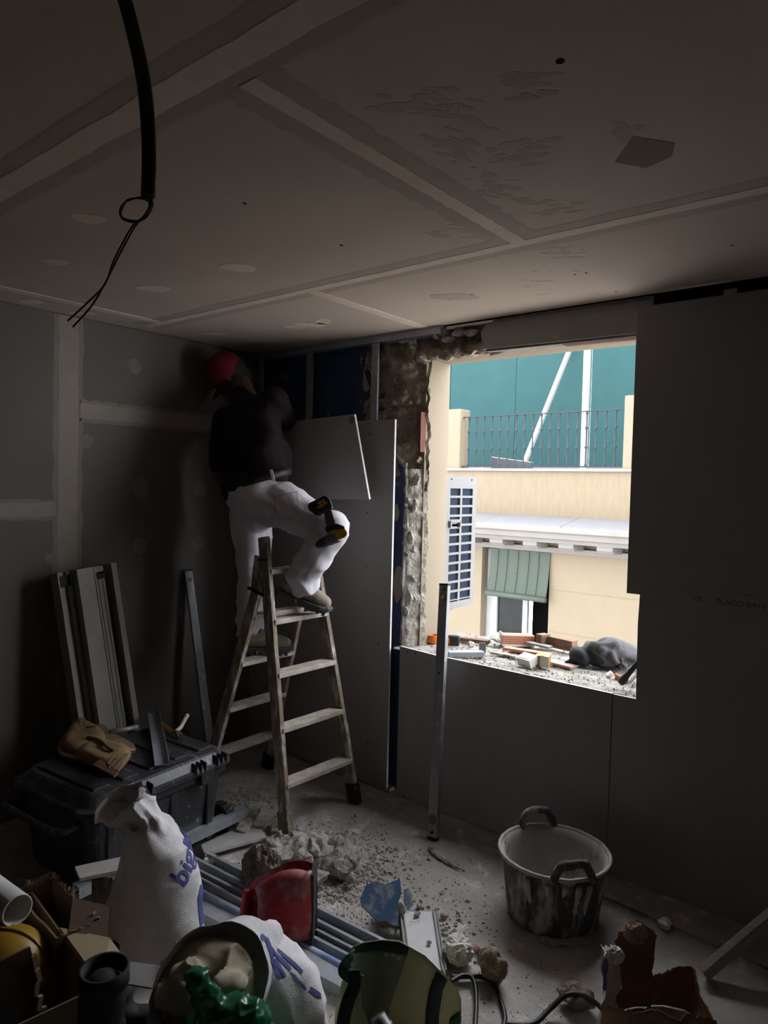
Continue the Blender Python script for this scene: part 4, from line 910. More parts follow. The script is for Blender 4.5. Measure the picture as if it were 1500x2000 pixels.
# second white sack lying open towards us, stuffed with beige padding
c0 = atZ(415, 1925, .165); ang = (IR * .93 + IF * .10 + UZ * -.1).normalized()
mo = (IR * .55 - IF * .80 + UZ * .18).normalized()                     # faces partly towards the photographer: mouth plane axis
def P2(px, py, d): return CAM + ray(px, py) * (((c0 - CAM).dot(IF) + d) / ray(px, py).dot(IF))
L2 = [(P2(408, 1935, -.10), .165, .155, (IR * .95 + IF * .3).normalized(), (UZ * .85 + IF * .5).normalized()), (P2(432, 1925, -.03), .172, .165, (IR * .92 + IF * .4).normalized(), (UZ * .85 + IF * .5).normalized()),
      (P2(468, 1925, .04), .165, .170, (IR * .7 + IF * .7).normalized(), (UZ * .9 + IF * .3).normalized()), (P2(520, 1945, .08), .150, .155, (IR * .4 + IF * .9).normalized(), (UZ * .95 + IR * .3).normalized()),
      (P2(570, 1972, .06), .125, .125, (IF * 1 + IR * .2).normalized(), (UZ * .9 + IR * .4).normalized()), (P2(620, 2005, .03), .085, .08, IF, (UZ * .9 + IR * .4).normalized()), (P2(645, 2030, .02), .03, .03, IF, UZ)]
bm = NB(); rows = interp(L2, 8); rings = [ringE(r[0], r[3], r[4], r[1], r[2], 48, wob=.12, seed=5 + .12 * i) for i, r in enumerate(rows)]
ring_loft(bm, rings, False, True)
def fold2(p): return .010 * nz(p, 7, 4) + .013 * (1 - 2 * abs(math.sin(20 * (p.x * .5 + p.y) + 4 * nz(p, 5))) ** .5) * (.2 + abs(nz(p, 4, 2))) + .004 * nz(p, 20)
wrinkle(bm, fold2); flatten(bm)
SK2 = single('rubble_sack', bm, M_SACK, 'white woven sack lying open and stuffed with beige padding, blue print on its back', 'sack', V((c0.x, c0.y, 0)), smooth=True, solid=.002)
pc = P2(395, 1942, -.09)
bm = NB(); rnd = random.Random(4)
ell(bm, pc + IF * .06, (.15, .10, .13), HRm)
for k in range(14): ell(bm, pc + IR * rnd.uniform(-.11, .11) + UZ * rnd.uniform(-.10, .10) - IF * rnd.uniform(.0, .05), (rnd.uniform(.035, .055), .05, rnd.uniform(.025, .045)), HRm)
bm = fuse(bm, .008, 1); wrinkle(bm, lambda p: .012 * (1 - 2 * abs(math.sin(16 * (p.x + p.z) + 5 * nz(p, 7))) ** .4) + .012 * nz(p, 9)); single('beige_padding', bm, M_BEIGE, 'bundle of beige quilted padding inside the open white sack', 'padding', pc, smooth=True)
n2 = (IR * .55 + UZ * .45 - IF * .35).normalized(); tu = n2.cross(UZ).normalized() * -1
def stroke(pts, w):                                                    # brush-like flat stroke outline
    P = [V((x, y, 0)) for x, y in pts]; P = catmull(P, 4); L_, R_2 = [], []
    for i, p in enumerate(P):
        t = (P[min(i + 1, len(P) - 1)] - P[max(0, i - 1)]).normalized(); n_ = V((-t.y, t.x, 0)); ww = w * (.55 + .45 * math.sin(PI * (i + .5) / len(P)))
        L_.append((p + n_ * ww)); R_2.append((p - n_ * ww))
    return [(p.x, p.y) for p in L_ + R_2[::-1]]
for x, y, pts, w in [(536, 1850, [(-.02, .02), (0, .012), (.02, -.012)], .006), (549, 1880, [(-.004, .05), (.006, 0), (-.002, -.05)], .008), (562, 1884, [(0, .05), (.008, 0), (.002, -.045)], .006), (580, 1890, [(-.01, .03), (.006, 0), (.014, -.03)], .007),
                     (491, 1801, [(-.02, 0), (.02, 0)], .007), (618, 1905, [(-.008, .025), (.008, -.02)], .006), (634, 1948, [(-.01, .012), (.01, -.012)], .007), (598, 1925, [(-.006, .02), (.006, -.02)], .004)]:
    wrap('', .1, SK2, P2(x, y, 0), tu, UZ, polys=[stroke(pts, w)], name='printed_mark')

# shiny green bin bag, knotted, at the very front
gc = atZ(470, 1995, .22)
bm = NB(); ell(bm, V((gc.x, gc.y, .13)) - IF * .02, (.15, .10, .11), HRm); ell(bm, V((gc.x, gc.y, .12)) - IR * .10, (.10, .09, .10), HRm); ell(bm, V((gc.x, gc.y, .10)) + IR * .11 - IF * .02, (.10, .09, .09), HRm)
k0 = atZ(420, 2000, .22); gd = (gc - CAM).dot(IF)
def G2(px, py): return CAM + ray(px, py) * ((gd - .03) / ray(px, py).dot(IF))
capsule(bm, G2(425, 2010), G2(400, 1945), .045, .042); capsule(bm, G2(400, 1945), G2(384, 1915), .04, .034); ell(bm, G2(470, 1985), (.08, .06, .05), HRm)
bm = fuse(bm, .008, 2)
wrinkle(bm, lambda p: .010 * (1 - 2 * abs(math.sin(26 * (p.x * .8 + .9 * p.z + .4 * p.y) + 7 * nz(p, 6))) ** .45) * (.35 + abs(nz(p, 7, 1))) + .010 * nz(p, 9) + .006 * (1 - 2 * abs(nz(p, 30)) ** .5)); flatten(bm)
single('bin_bag', bm, M_GREENB, 'shiny green plastic bag with a twisted neck in front of the open white sack', 'bag', V((gc.x, gc.y, 0)), smooth=True)

# cardboard boxes, lower left
def wallquad(name, p, q, z0, z1, m, parent, t=.005, ztop=None):
    p, q = V((p[0], p[1], z0)), V((q[0], q[1], z0)); d = (q - p).normalized(); nn = d.cross(UZ)
    zt = ztop or [z1, z1]; n = len(zt); top_ = [V((p.x, p.y, 0)).lerp(V((q.x, q.y, 0)), i / (n - 1)) + UZ * zt[i] for i in range(n)]
    bm = NB(); prism(bm, [p, q] + list(reversed(top_)), nn * t); return part(name, bm, m, parent)
BH = .34
A1, A2, A3 = [atZ(x, y, BH) for x, y in ((22, 1738), (104, 1712), (196, 1800))]
CB = thing('cardboard_box', 'open torn brown cardboard box behind the box of dark things at lower left', 'box', V(((A1.x + A3.x) / 2, (A1.y + A3.y) / 2, 0)))
A4 = A1 + (A3 - A2); rnd = random.Random(8)
for nm, p, q, rg in (('back_panel', A1, A2, .006), ('side_panel', A2, A3, .006), ('front_panel', A3, A4, .004), ('side_panel', A4, A1, .004)):
    wallquad(nm, p, q, .004, BH, M_CARD, CB, .006, [BH + rnd.uniform(-rg, rg) for _ in range(16)])
bm = NB(); prism(bm, [V((*p.xy, .002)) for p in (A1, A2, A3, A4)], (0, 0, .006)); part('bottom', bm, M_CARD, CB)
bm = NB()
for k in range(24):                                                   # frayed torn fringe
    t = k / 23; p = lerp(A1, A2, .35 + .65 * t) if k % 2 else lerp(A2, A3, t); box(bm, p + UZ * rnd.uniform(-.005, .008), (.012, .006, rnd.uniform(.01, .02)), Euler((rnd.uniform(-.4, .4), rnd.uniform(-.4, .4), rnd.random() * 3)).to_matrix())
part('torn_edge', bm, M_CARDT, CB, kind='stuff')
B1, B2 = atZ(64, 1742, BH - .01), atZ(198, 1926, BH - .01); bd = (B2 - B1).normalized(); bn = V((bd.y, -bd.x, 0)); bn = bn if bn.dot(IF) < 0 else -bn
B3, B4 = B2 + bn * .34, B1 + bn * .34
DB = thing('cardboard_box', 'cardboard box with flaps folded out holding a yellow helmet at lower left', 'box', V(((B1.x + B3.x) / 2, (B1.y + B3.y) / 2, 0)))
for nm, p, q in (('back_panel', B1, B2), ('side_panel', B2, B3), ('front_panel', B3, B4), ('side_panel', B4, B1)): wallquad(nm, p, q, .004, BH - .01, M_CARD, DB, .005)
bm = NB(); prism(bm, [V((*p.xy, .002)) for p in (B1, B2, B3, B4)], (0, 0, .006)); part('bottom', bm, M_CARD, DB)
def flap(pts, m, t=.004):
    bm = NB(); n = (V(pts[1]) - V(pts[0])).cross(V(pts[2]) - V(pts[0])).normalized()
    prism(bm, pts, n * t); return part('flap', bm, m, DB)
H = BH - .01
f0, f1 = lerp(B1, B2, .44), lerp(B1, B2, .985); o = -bn
flap([f0, f1, atZ(244, 1876, H - .012), atZ(214, 1834, H + .004)], mat('lit_cardboard_flap', (.42, .33, .21), (.38, .295, .185), .9, scale=6))  # lighter copy of the box cardboard, window light put into its colour
e0, e1 = atZ(134, 1822, H + .002), atZ(211, 1833, H + .002); flap([e0, e1, atZ(213, 1783, H - .0) + UZ * .012, atZ(206, 1777, H) + UZ * .012, atZ(142, 1768, H) + UZ * .02], M_CARDD)
flap([atZ(212, 1918, H - .01), atZ(296, 1932, H - .05), atZ(313, 1888, H - .055), atZ(234, 1878, H - .012)], M_CARDG)
# yellow helmet
hp = atZ(8, 1880, .27)
HM = thing('safety_helmet', 'yellow plastic safety helmet in the cardboard box at lower left', 'helmet', V((hp.x, hp.y, .2)))
bm = NB(); ell(bm, hp, (.115, .10, .095), HRm, 4)
for v in list(bm.verts):
    if v.co.z < hp.z - .03: bm.verts.remove(v)
part('shell', bm, M_YEL, HM, smooth=True, solid=.004)
bm = NB(); ring_loft(bm, [[hp + IR * math.cos(2 * PI * k / 32) * r - IF * math.sin(2 * PI * k / 32) * (r * .9) - UZ * z for k in range(32)] for r, z in ((.112, .026), (.136, .032), (.136, .036), (.112, .032), (.112, .026))], False, False); part('brim', bm, M_YEL, HM, smooth=True)
bm = NB(); tube(bm, [hp + IR * .116 * math.cos(t) + UZ * .098 * math.sin(t) for t in [.3 + 2.5 * k / 12 for k in range(13)]], .006, 6); part('ridge', bm, M_YEL, HM, smooth=True)
# black case under the helmet, and dark clothes bundle in the near corner
bm = NB(); cc = (B1 + B2 + B3 + B4) / 4; cc = cc - bd * .03; box(bm, V((cc.x, cc.y, .055)), (.30, .26, .09), frame(bd, UZ), .015); single('black_case', bm, M_BLACKP, 'black plastic case at the bottom of the flapped box, under the yellow helmet', 'case', V((cc.x, cc.y, .01)))
bm = NB(); rnd = random.Random(6)                                     # printed cardboard sheet standing in the box, its edge torn
edge = [(-1.788, .58, .45), (-1.786, .66, .452), (-1.784, .73, .449), (-1.778, .798, .452)]
side_ = [(-1.778 + .004 * k % .01, .802 + .012 * noise.noise(V((k * .9, 2, 0))) + .004 * k, .45 - .0385 * k) for k in range(1, 11)]
outl = [V(p) for p in edge + side_] + [V((-1.80, .855, .03)), V((-1.80, .60, .03))]
prism(bm, outl, (-.006, 0, 0)); CS = single('cardboard_sheet', bm, M_CARDD, 'torn brown cardboard sheet printed navy, standing in the flapped box at the left edge', 'cardboard', (-1.79, .70, .03))
bm = NB()
for k in range(11): p = V(side_[min(k, 9)]); box(bm, p + V((-.002, .003, .0)), (.011, .012, .034), Euler((rnd.uniform(-.3, .3), 0, 0)).to_matrix())
part('torn_edge', bm, M_CARDT, CS, kind='stuff')
bm = NB(); prism(bm, [V(p) for p in ((-1.7865, .60, .05), (-1.7865, .80, .05), (-1.7835, .80, .335), (-1.7825, .77, .30), (-1.7835, .68, .34), (-1.7845, .60, .36))], (.0015, 0, 0)); part('navy_print', bm, M_NAVY, CS)
for p, q in (((-1.784, .61, .33), (-1.784, .76, .25)), ((-1.784, .64, .22), (-1.784, .80, .27)), ((-1.784, .62, .15), (-1.784, .80, .19)), ((-1.784, .70, .34), (-1.784, .74, .06))):
    bm = NB(); bar(bm, V(p) + V((-.0002, 0, 0)), V(q) + V((-.0002, 0, 0)), .004, .003, (0, 0, 1)); part('pale_line', bm, M_BAND, CS)

# rolled pale sheet poking in at the left edge
a, b = atZ(-40, 1690, .52), atZ(34, 1762, .40)
bm = NB(); tube(bm, [V((a.x - .1, a.y - .02, .0)) + UZ * .03, a * .5 + V((a.x, a.y, .03)) * .5, a], .05, 20); 
rl = NB(); p0, p1 = atZ(-110, 1668, .405), atZ(34, 1778, .40); tube(rl, [p0, lerp(p0, p1, .5), p1], .042, 24, False); bm.free()
single('paper_roll', rl, M_PAPER, 'pale paper roll lying across the torn cardboard box at the left edge', 'roll', (p0.x, p0.y, 0), smooth=True, solid=.004)
# pair of black rubber boots
def wellington(c, hdg, lay, label, tall):
    d = V((math.cos(hdg), math.sin(hdg), 0)); c = V(c); W = thing('rubber_boot', label, 'boot', c, 0, None)
    bm = NB(); capsule(bm, c + UZ * .055, c + d * .17 + UZ * .05, .046, .045); capsule(bm, c + d * .15 + UZ * .05, c + d * .20 + UZ * .045, .046, .040)
    sh = (UZ * math.cos(lay) - d * math.sin(lay)).normalized(); capsule(bm, c + UZ * .07, c + UZ * .06 + sh * tall, .048, .058)
    bm = fuse(bm, .007, 3); wrinkle(bm, lambda p: .005 * math.sin(95 * (p - c).dot(sh) + 4 * nz(p, 9)) if .05 < (p - c).dot(sh) < tall else 0)
    part('shaft', bm, M_RUBBER, W, smooth=True)
    t_ = c + UZ * .06 + sh * (tall + .055); q_ = frame(d, sh)
    bm = NB(); ring_loft(bm, [[t_ + q_ @ V((r * math.cos(2 * PI * k / 28), r * math.sin(2 * PI * k / 28), z)) for k in range(28)] for r, z in ((.050, -.03), (.060, -.03), (.060, .012), (.052, .012), (.050, -.03))], False, False); part('top_rim', bm, M_RUBBER, W, smooth=True)
    bm = NB(); box(bm, c + d * .09 + UZ * .01, (.30, .10, .02), frame(d, UZ), .008); part('sole', bm, M_SOLE, W)
wellington((-1.590, .872, 0), math.atan2(IR.y, IR.x) - 2.3, .06, 'tall black rubber boot standing right against the flapped cardboard box', .31)
w2 = atZ(238, 1985, .08); wellington((w2.x, w2.y, 0), math.atan2(IR.y, IR.x) + .1, .3, 'black rubber boot on the floor nearer the open white sack', .16)

# ================================================================== ON THE FLOOR
# galvanised studs lying in a bundle across the floor
def stud(p0, p1, w, h, label, m=M_GALV, group=None, lip=True, open_up=True):
    p0, p1 = V(p0), V(p1); d = (p1 - p0).normalized(); s = d.cross(UZ).normalized(); u = s.cross(d)
    bm = NB(); t = .0022
    bar(bm, p0 + u * t / 2, p1 + u * t / 2, w, t, s)
    for q in (-1, 1):
        bar(bm, p0 + s * (q * w / 2) + u * h / 2, p1 + s * (q * w / 2) + u * h / 2, t, h, s)
        if lip: bar(bm, p0 + s * (q * (w / 2 - .006)) + u * h, p1 + s * (q * (w / 2 - .006)) + u * h, .012, t, s)
    bar(bm, p0 + u * .006, p1 + u * .006, w * .25, .008, s)
    if not open_up:
        c = (p0 + p1) / 2 + u * h / 2; R = Matrix.Translation(c) @ Matrix.Rotation(PI, 4, d) @ Matrix.Translation(-c); bm.transform(R)
    return single('metal_stud', bm, m, label, 'metal profile', p0, group)
stud(atZ(392, 1690, .003), atZ(748, 1873, .003), .07, .045, 'galvanised stud lying open side up, farthest of the floor bundle')
stud(atZ(380, 1712, .003) + IF * -.012, atZ(735, 1900, .003), .05, .030, 'galvanised stud in the floor bundle, second from the dustpan side')
stud(atZ(370, 1776, .003), atZ(770, 1990, .003), .06, .040, 'galvanised stud lying turned over, nearest the white sacks', open_up=False)
bm = NB(); tube(bm, [atZ(385, 1742, .022), atZ(720, 1918, .022)], .018, 14); single('pipe', bm, mat('dusty_blue_pipe', (.55, .58, .64), (.10, .18, .45), .5, scale=9), 'white pipe smeared with blue paint lying among the galvanised studs', 'pipe', atZ(385, 1742), smooth=True)
bm = NB(); tube(bm, [atZ(390, 1722, .075), atZ(512, 1784, .07)], .012, 12); single('dark_pipe', bm, M_DRILLG, 'dark grey tube lying on top of the galvanised studs behind the sack', 'pipe', atZ(390, 1722), smooth=True)
bm = NB(); bar(bm, atZ(560, 1850, .03), atZ(740, 1955, .03), .045, .02, IF); single('trim_strip', bm, M_SHUT, 'cream plastic trim strip beside the blue-smeared pipe', 'trim', atZ(560, 1850))
# long bluish stud lying aslant from the toolbox to the ladder
stud(atZ(148, 1752, .05), atZ(478, 1592, .075), .05, .045, 'bluish galvanised stud lying aslant by the toolbox wheel', M_GALV, open_up=False)
def offcut(pts, z, t, label, m=M_BOARD2, tilt=0):
    P = [atZ(x, y, z) for x, y in pts]; bm = NB(); prism(bm, P, (0, 0, t))
    c = sum(P, V()) / len(P)
    bm2 = bm; bmesh.ops.bevel(bm2, geom=[e for e in bm2.edges if abs((e.verts[0].co - e.verts[1].co).z) > t * .5], offset=.002, segments=1, affect='EDGES')
    o = single('plasterboard_offcut', bm2, [m, M_GYPS], label, 'plasterboard', (c.x, c.y, z))
    for p in o.data.polygons:
        if abs(p.normal.z) < .5: p.material_index = 1
    return o
offcut([(146, 1699), (236, 1680), (237, 1705), (156, 1722)], .19, .013, 'small plasterboard offcut in front of the toolbox, left of the standing sack')
bm = NB(); tb_ = atZ(205, 1704, .19); box(bm, V((tb_.x, tb_.y, .094)), (.08, .05, .186), frame(IR, UZ), .004); single('timber_block', bm, M_LADW, 'wooden block under the small plasterboard offcut in front of the toolbox', 'block', (tb_.x, tb_.y, 0))
offcut([(392, 1655), (470, 1618), (512, 1625), (520, 1640), (400, 1672)], .022, .013, 'cracked plasterboard offcut lying by the ladder foot and the bluish stud')
offcut([(460, 1600), (525, 1596), (535, 1602), (512, 1625), (470, 1618)], .008, .012, 'grey board scrap between the cracked offcut and the front ladder foot', M_MORT)
bm = NB(); bar(bm, atZ(470, 1625, .036), atZ(500, 1577, .10), .05, .02, IR); rough(bm, .004, 20); single('wood_scrap', bm, M_LADW, 'splintered wood scrap standing at the end of the bluish stud', 'wood', atZ(470, 1625))
bm = NB(); bar(bm, atZ(508, 1642, .01), atZ(540, 1598, .01), .02, .02, IR); single('wood_scrap', bm, M_LADW, 'thin wooden stick behind the front ladder foot', 'wood', atZ(508, 1642))

# rubble heap by the ladder's front foot
RH = thing('rubble_heap', 'heap of grey mortar rubble and plaster dust beside the front ladder foot', 'rubble', atZ(610, 1680))
hc = atZ(600, 1672)
bm = NB(); rings = []
for i in range(10):
    t = i / 9; rings.append([hc + IR * (math.cos(a) * (.27 * (1 - t) + .004)) + IF * (math.sin(a) * (.18 * (1 - t) + .004)) + UZ * (.002 + .075 * (1 - (1 - t) ** 2)) for a in [2 * PI * k / 40 for k in range(40)]])
ring_loft(bm, rings); bmesh.ops.subdivide_edges(bm, edges=bm.edges[:], cuts=1, use_grid_fill=True)
for v in bm.verts:
    if v.co.z > .003: v.co.z = max(.002, v.co.z + .03 * nz(v.co, 14) + .018 * nz(v.co, 33))
part('dust_bed', bm, M_MORT, RH, kind='stuff')
rnd = random.Random(21)
big = [(540, 1662, .055, .04), (575, 1650, .06, .045), (612, 1672, .07, .055), (655, 1660, .07, .05), (650, 1690, .075, .06), (668, 1705, .06, .045), (600, 1690, .05, .04), (560, 1680, .05, .035), (520, 1652, .04, .03), (690, 1680, .045, .04), (635, 1640, .045, .035), (590, 1640, .04, .03), (545, 1640, .035, .03), (685, 1720, .03, .025), (620, 1720, .05, .03)]
for k, (x, y, a, h) in enumerate(big):
    p = atZ(x, y, .03); bm = NB(); chunk(bm, p + UZ * (h * .35), (a * rnd.uniform(.8, 1.1), a * rnd.uniform(.6, .9), h), k + 200, 3, Matrix.Rotation(rnd.random() * 6, 3, 'Z'), .5); part('rubble_chunk', bm, M_MORT, RH)
# scattered small debris, far too many to count
bm = NB(); rnd = random.Random(5)
def pebble(p, r):
    vs = []
    for k in range(4):
        a = 2 * PI * k / 4 + rnd.random(); vs.append(bm.verts.new((p.x + r * math.cos(a) * rnd.uniform(.7, 1.2), p.y + r * math.sin(a) * rnd.uniform(.6, 1.1), p.z - .001)))
    tp = [bm.verts.new((v.co.x * .5 + p.x * .5 + rnd.uniform(-.2, .2) * r, v.co.y * .5 + p.y * .5 + rnd.uniform(-.2, .2) * r, p.z + r * rnd.uniform(.5, 1.0))) for v in vs]
    for k in range(4): bm.faces.new((vs[k], vs[(k + 1) % 4], tp[(k + 1) % 4], tp[k]))
    bm.faces.new(tp)
def sprinkle(cx, cy, sx, sy, n, r0, r1):
    for _ in range(n):
        x, y = cx + rnd.gauss(0, sx), cy + rnd.gauss(0, sy)
        p = atZ(x, min(y, 2300))
        if p.y > 2.84 or p.x < -3.3: continue
        pebble(p, r0 + (r1 - r0) * rnd.random() ** 3)
sprinkle(620, 1690, 75, 34, 2600, .002, .013); sprinkle(690, 1700, 55, 45, 1400, .002, .010); sprinkle(860, 1830, 35, 45, 500, .002, .012); sprinkle(450, 1570, 40, 18, 400, .002, .012)
sprinkle(700, 1760, 60, 40, 700, .0015, .006); sprinkle(880, 1800, 160, 110, 900, .0015, .006); sprinkle(1000, 1950, 180, 60, 450, .0015, .005); sprinkle(480, 1520, 90, 40, 250, .002, .008); sprinkle(800, 1600, 150, 50, 250, .0015, .005)
obj('debris', bm, M_MORT, FLOOR, kind='stuff')
bm = NB(); sprinkle(700, 1745, 70, 50, 60, .003, .010); sprinkle(850, 1830, 40, 40, 40, .003, .010); obj('brick_debris', bm, M_TERRA, FLOOR, kind='stuff')
def lump(name, px, py, s, m, label, cat, seed, sub=3, amp=.4, lift=.6, grp=None, sm=False):
    p = atZ(px, py); bm = NB(); chunk(bm, (p.x, p.y, s[2] * lift), s, seed, sub, Matrix.Rotation(seed, 3, 'Z'), amp)
    z = min(v.co.z for v in bm.verts)
    for v in bm.verts: v.co.z -= z - .001
    return single(name, bm, m, label, cat, (p.x, p.y, 0), grp, smooth=sm)
lump('rock', 966, 1915, (.058, .052, .055), M_ROCK, 'rough brown lump of concrete on the floor in front of the tub', 'rock', 301, 4, .6)
lump('rock', 1125, 1972, (.062, .045, .035), M_ROCK, 'flat brown stone on the floor beside the curved black cable', 'rock', 305, 4, .6)
lump('stone', 1296, 1815, (.030, .026, .024), M_GYPS, 'small pale stone on the floor behind the torn paper sack', 'stone', 307)
lump('plaster_lump', 218 + 190, 1690, (.035, .03, .025), M_GYPS, 'pale lump of plaster beside the galvanised studs and the standing sack', 'plaster', 309)
for i, (x, y) in enumerate([(776, 1830), (876, 1846), (900, 1836), (872, 1858), (866, 1795), (815, 1775)]): lump('plaster_lump', x, y, (.018, .015, .012), M_MORT, ['mortar lump touching the left edge of the white trim panel', 'mortar lump above the crumpled paper, right of the white panel', 'mortar lump farthest right of the white panel, above the brown lump', 'mortar lump half under the right edge of the white panel', 'mortar lump near the far right corner of the white panel', 'mortar lump just behind the far end of the white panel'][i], 'plaster', 320 + i, 2)
lump('brick_fragment', 930, 1860, (.018, .012, .010), M_TERRA, 'small red brick fragment behind the brown concrete lump', 'brick', 331, 2)
# crumpled white paper ball
p = atZ(893, 1880); bm = NB(); bmesh.ops.create_icosphere(bm, subdivisions=4, radius=1)
for v in bm.verts:
    q = v.co.copy(); f = 1 - .45 * abs(noise.noise(q * 1.6 + V((3, 1, 2)))) - .30 * abs(noise.noise(q * 3.7)); v.co = V((p.x + q.x * .062 * f, p.y + q.y * .055 * f, .046 + q.z * .052 * f))
flatten(bm); single('crumpled_paper', bm, M_PAPER, 'crumpled white paper ball between the white panel and the brown concrete lump', 'paper', (p.x, p.y, 0))
# crumpled dark rag bag behind the dustpan
p = atZ(508, 1745); bm = NB(); bmesh.ops.create_icosphere(bm, subdivisions=5, radius=1)
for v in bm.verts:
    q = v.co.copy(); f = 1 - .5 * abs(noise.noise(q * 1.7 + V((9, 1, 2)))) - .35 * abs(noise.noise(q * 3.4)); v.co = V((p.x, p.y, .09)) + IR * (q.x * .088 * f) + IF * (q.y * .07 * f) + UZ * (q.z * .125 * f)
flatten(bm); single('crumpled_bag', bm, mat('dusty_brown_paper', (.20, .17, .15), (.10, .08, .07), .85, scale=9, dust=((.45, .43, .42), .2, 8)), 'crumpled dark dusty bag between the red dustpan and the rubble heap', 'bag', (p.x, p.y, 0))
# blue painted plaster slab propped on rubble, and splinters of it
def slab(pts, ref, t, label, seed, cat='plaster'):                      # ref: three (px, py, z) that fix the tilted plane
    A_, B_, C_ = [atZ(*q) for q in ref]; n = (B_ - A_).cross(C_ - A_).normalized()
    top_ = []
    for i, (x, y) in enumerate(pts): d = ray(x, y); top_.append(CAM + d * ((A_ - CAM).dot(n) / d.dot(n)))
    n = n if n.z < 0 else -n
    bm = NB(); prism(bm, top_, n * t)
    for f in bm.faces: pass
    o = single('plaster_slab', bm, [M_MORT, M_BLUEP], label, cat, (top_[0].x, top_[0].y, 0))
    o.data.polygons[0].material_index = 1; return o
slab([(704, 1752), (716, 1728), (735, 1721), (752, 1727), (781, 1716), (784, 1745), (776, 1770), (780, 1808), (768, 1806), (752, 1797), (738, 1800), (722, 1782), (706, 1768)], [(716, 1728, .15), (781, 1716, .165), (770, 1804, .05)], .04, 'broken plaster slab with blue painted face propped on the floor beside the white panel', 1)
slab([(788, 1738), (798, 1735), (804, 1745), (803, 1760), (794, 1776), (789, 1768)], [(788, 1738, .075), (804, 1745, .075), (794, 1776, .035)], .018, 'narrow blue splinter of plaster standing right of the big blue slab', 2)
slab([(798, 1782), (812, 1765), (814, 1770), (802, 1786)], [(798, 1782, .02), (812, 1765, .02), (814, 1770, .02)], .015, 'small blue splinter of plaster behind the end of the white panel', 3)
bm = NB(); c = atZ(740, 1790, .04); chunk(bm, (c.x, c.y + .06, .045), (.07, .045, .045), 340, 3, Matrix.Identity(3), .5); single('mortar_lump', bm, M_MORT, 'lump of mortar hidden under the blue plaster slab', 'mortar', (c.x, c.y, 0))
# white trim panel on the floor
P = [atZ(*q, .012) for q in ((781, 1786), (852, 1786), (871, 1905), (795, 1905))]
WP = thing('trunking_lid', 'white dusty plastic trim panel with raised edges lying on the floor by the blue slab', 'panel', P[0])
bm = NB(); prism(bm, P, (0, 0, .012)); part('sheet', bm, mat('dusty_white_plastic', (.62, .61, .63), (.55, .54, .56), .6, scale=6, dust=((.30, .28, .27), .05, 18)), WP)
for a, b in ((P[0], P[3]), (P[1], P[2])):
    for o_ in (0, .012):
        d = (P[1] - P[0]).normalized() * (o_ if a is P[0] else -o_); bm = NB(); bar(bm, a + d + UZ * .014, b + d + UZ * .014, .005, .012, IR); part('edge_rib', bm, M_WHITE, WP)
lump('plaster_lump', 815, 1803, (.016, .012, .010), M_MORT, 'crumb of mortar lying on the white trim panel', 'plaster', 350, 2).location.z = .024
lump('plaster_lump', 838, 1858, (.010, .010, .008), M_MORT, 'smallest crumb of mortar on the near end of the white trim panel', 'plaster', 351, 2).location.z = .024
# red dustpan standing on its side
dpz = atZ(560, 1838); DPD = (dpz - CAM).dot(IF)
def D(px, py, d=0): return CAM + ray(px, py) * ((DPD + d) / ray(px, py).dot(IF))
DP = thing('dustpan', 'dusty red plastic dustpan standing on its side among the studs', 'dustpan', V((dpz.x, dpz.y, 0)))
back = [(478, 1838), (482, 1775), (494, 1722), (520, 1705), (560, 1686), (590, 1681), (612, 1688), (616, 1700), (612, 1838), (565, 1848), (510, 1842)]
frnt = [(500, 1830), (504, 1760), (500, 1735), (512, 1722), (545, 1704), (575, 1698), (598, 1702), (610, 1712), (608, 1832), (565, 1843), (515, 1836)]
def sm(pts, k=4): q = [V((x, y, 0)) for x, y in pts]; r = catmull(q + [q[0]], k)[:-1]; return [(v.x, v.y) for v in r]
bm = NB(); rings = [[D(x, y, .03) for x, y in sm(back)], [D(x, y, .02) for x, y in sm(back)], [D(x, y, .015) for x, y in sm(frnt)], [D(x, y, -.06) for x, y in sm(frnt)], [D(556 + (x - 556) * .90, 1770 + (y - 1770) * .92, -.085) for x, y in sm(frnt)], [D(562 + (x - 562) * .62, 1772 + (y - 1772) * .72, -.105) for x, y in sm(frnt)]]
ring_loft(bm, rings, False, True)
for v in bm.verts: v.co.z = max(v.co.z, .05)
bmesh.ops.bevel(bm, geom=[e for e in bm.edges if e.is_boundary is False and e.calc_face_angle(0) > .6], offset=.006, segments=2, affect='EDGES')
part('pan', bm, M_REDP, DP, smooth=True, solid=.003)
bm = NB(); tube(bm, [D(616, y, -.01 + .035) for y in (1690, 1740, 1790, 1836)], .007, 8); bar(bm, D(613, 1694, -.03), D(610, 1834, -.03), .012, .10, IR); part('rubber_lip', bm, M_RUBBER, DP)
bm = NB(); tube(bm, catmull([D(484, 1740, .02), D(476, 1790, .01), D(482, 1835, .0)], 6), .016, 10); part('handle', bm, M_REDP, DP, smooth=True)
bm = NB(); bar(bm, D(500, 1795, -.045), D(498, 1830, -.045), .02, .01, IR); part('hand_rib', bm, M_REDP, DP)
for x in (545, 590):
    bm = NB(); box(bm, D(x, 1836, -.02) * V((1, 1, 0)).length * 0 + V((D(x, 1840).x, D(x, 1840).y, .026)), (.05, .06, .05), frame(IR, UZ), .004)
    single('timber_block', bm, M_LADW, 'wooden block wedged under the red dustpan, %s' % ('on the sack side' if x == 545 else 'on the slab side'), 'block', (D(x, 1840).x, D(x, 1840).y, 0))

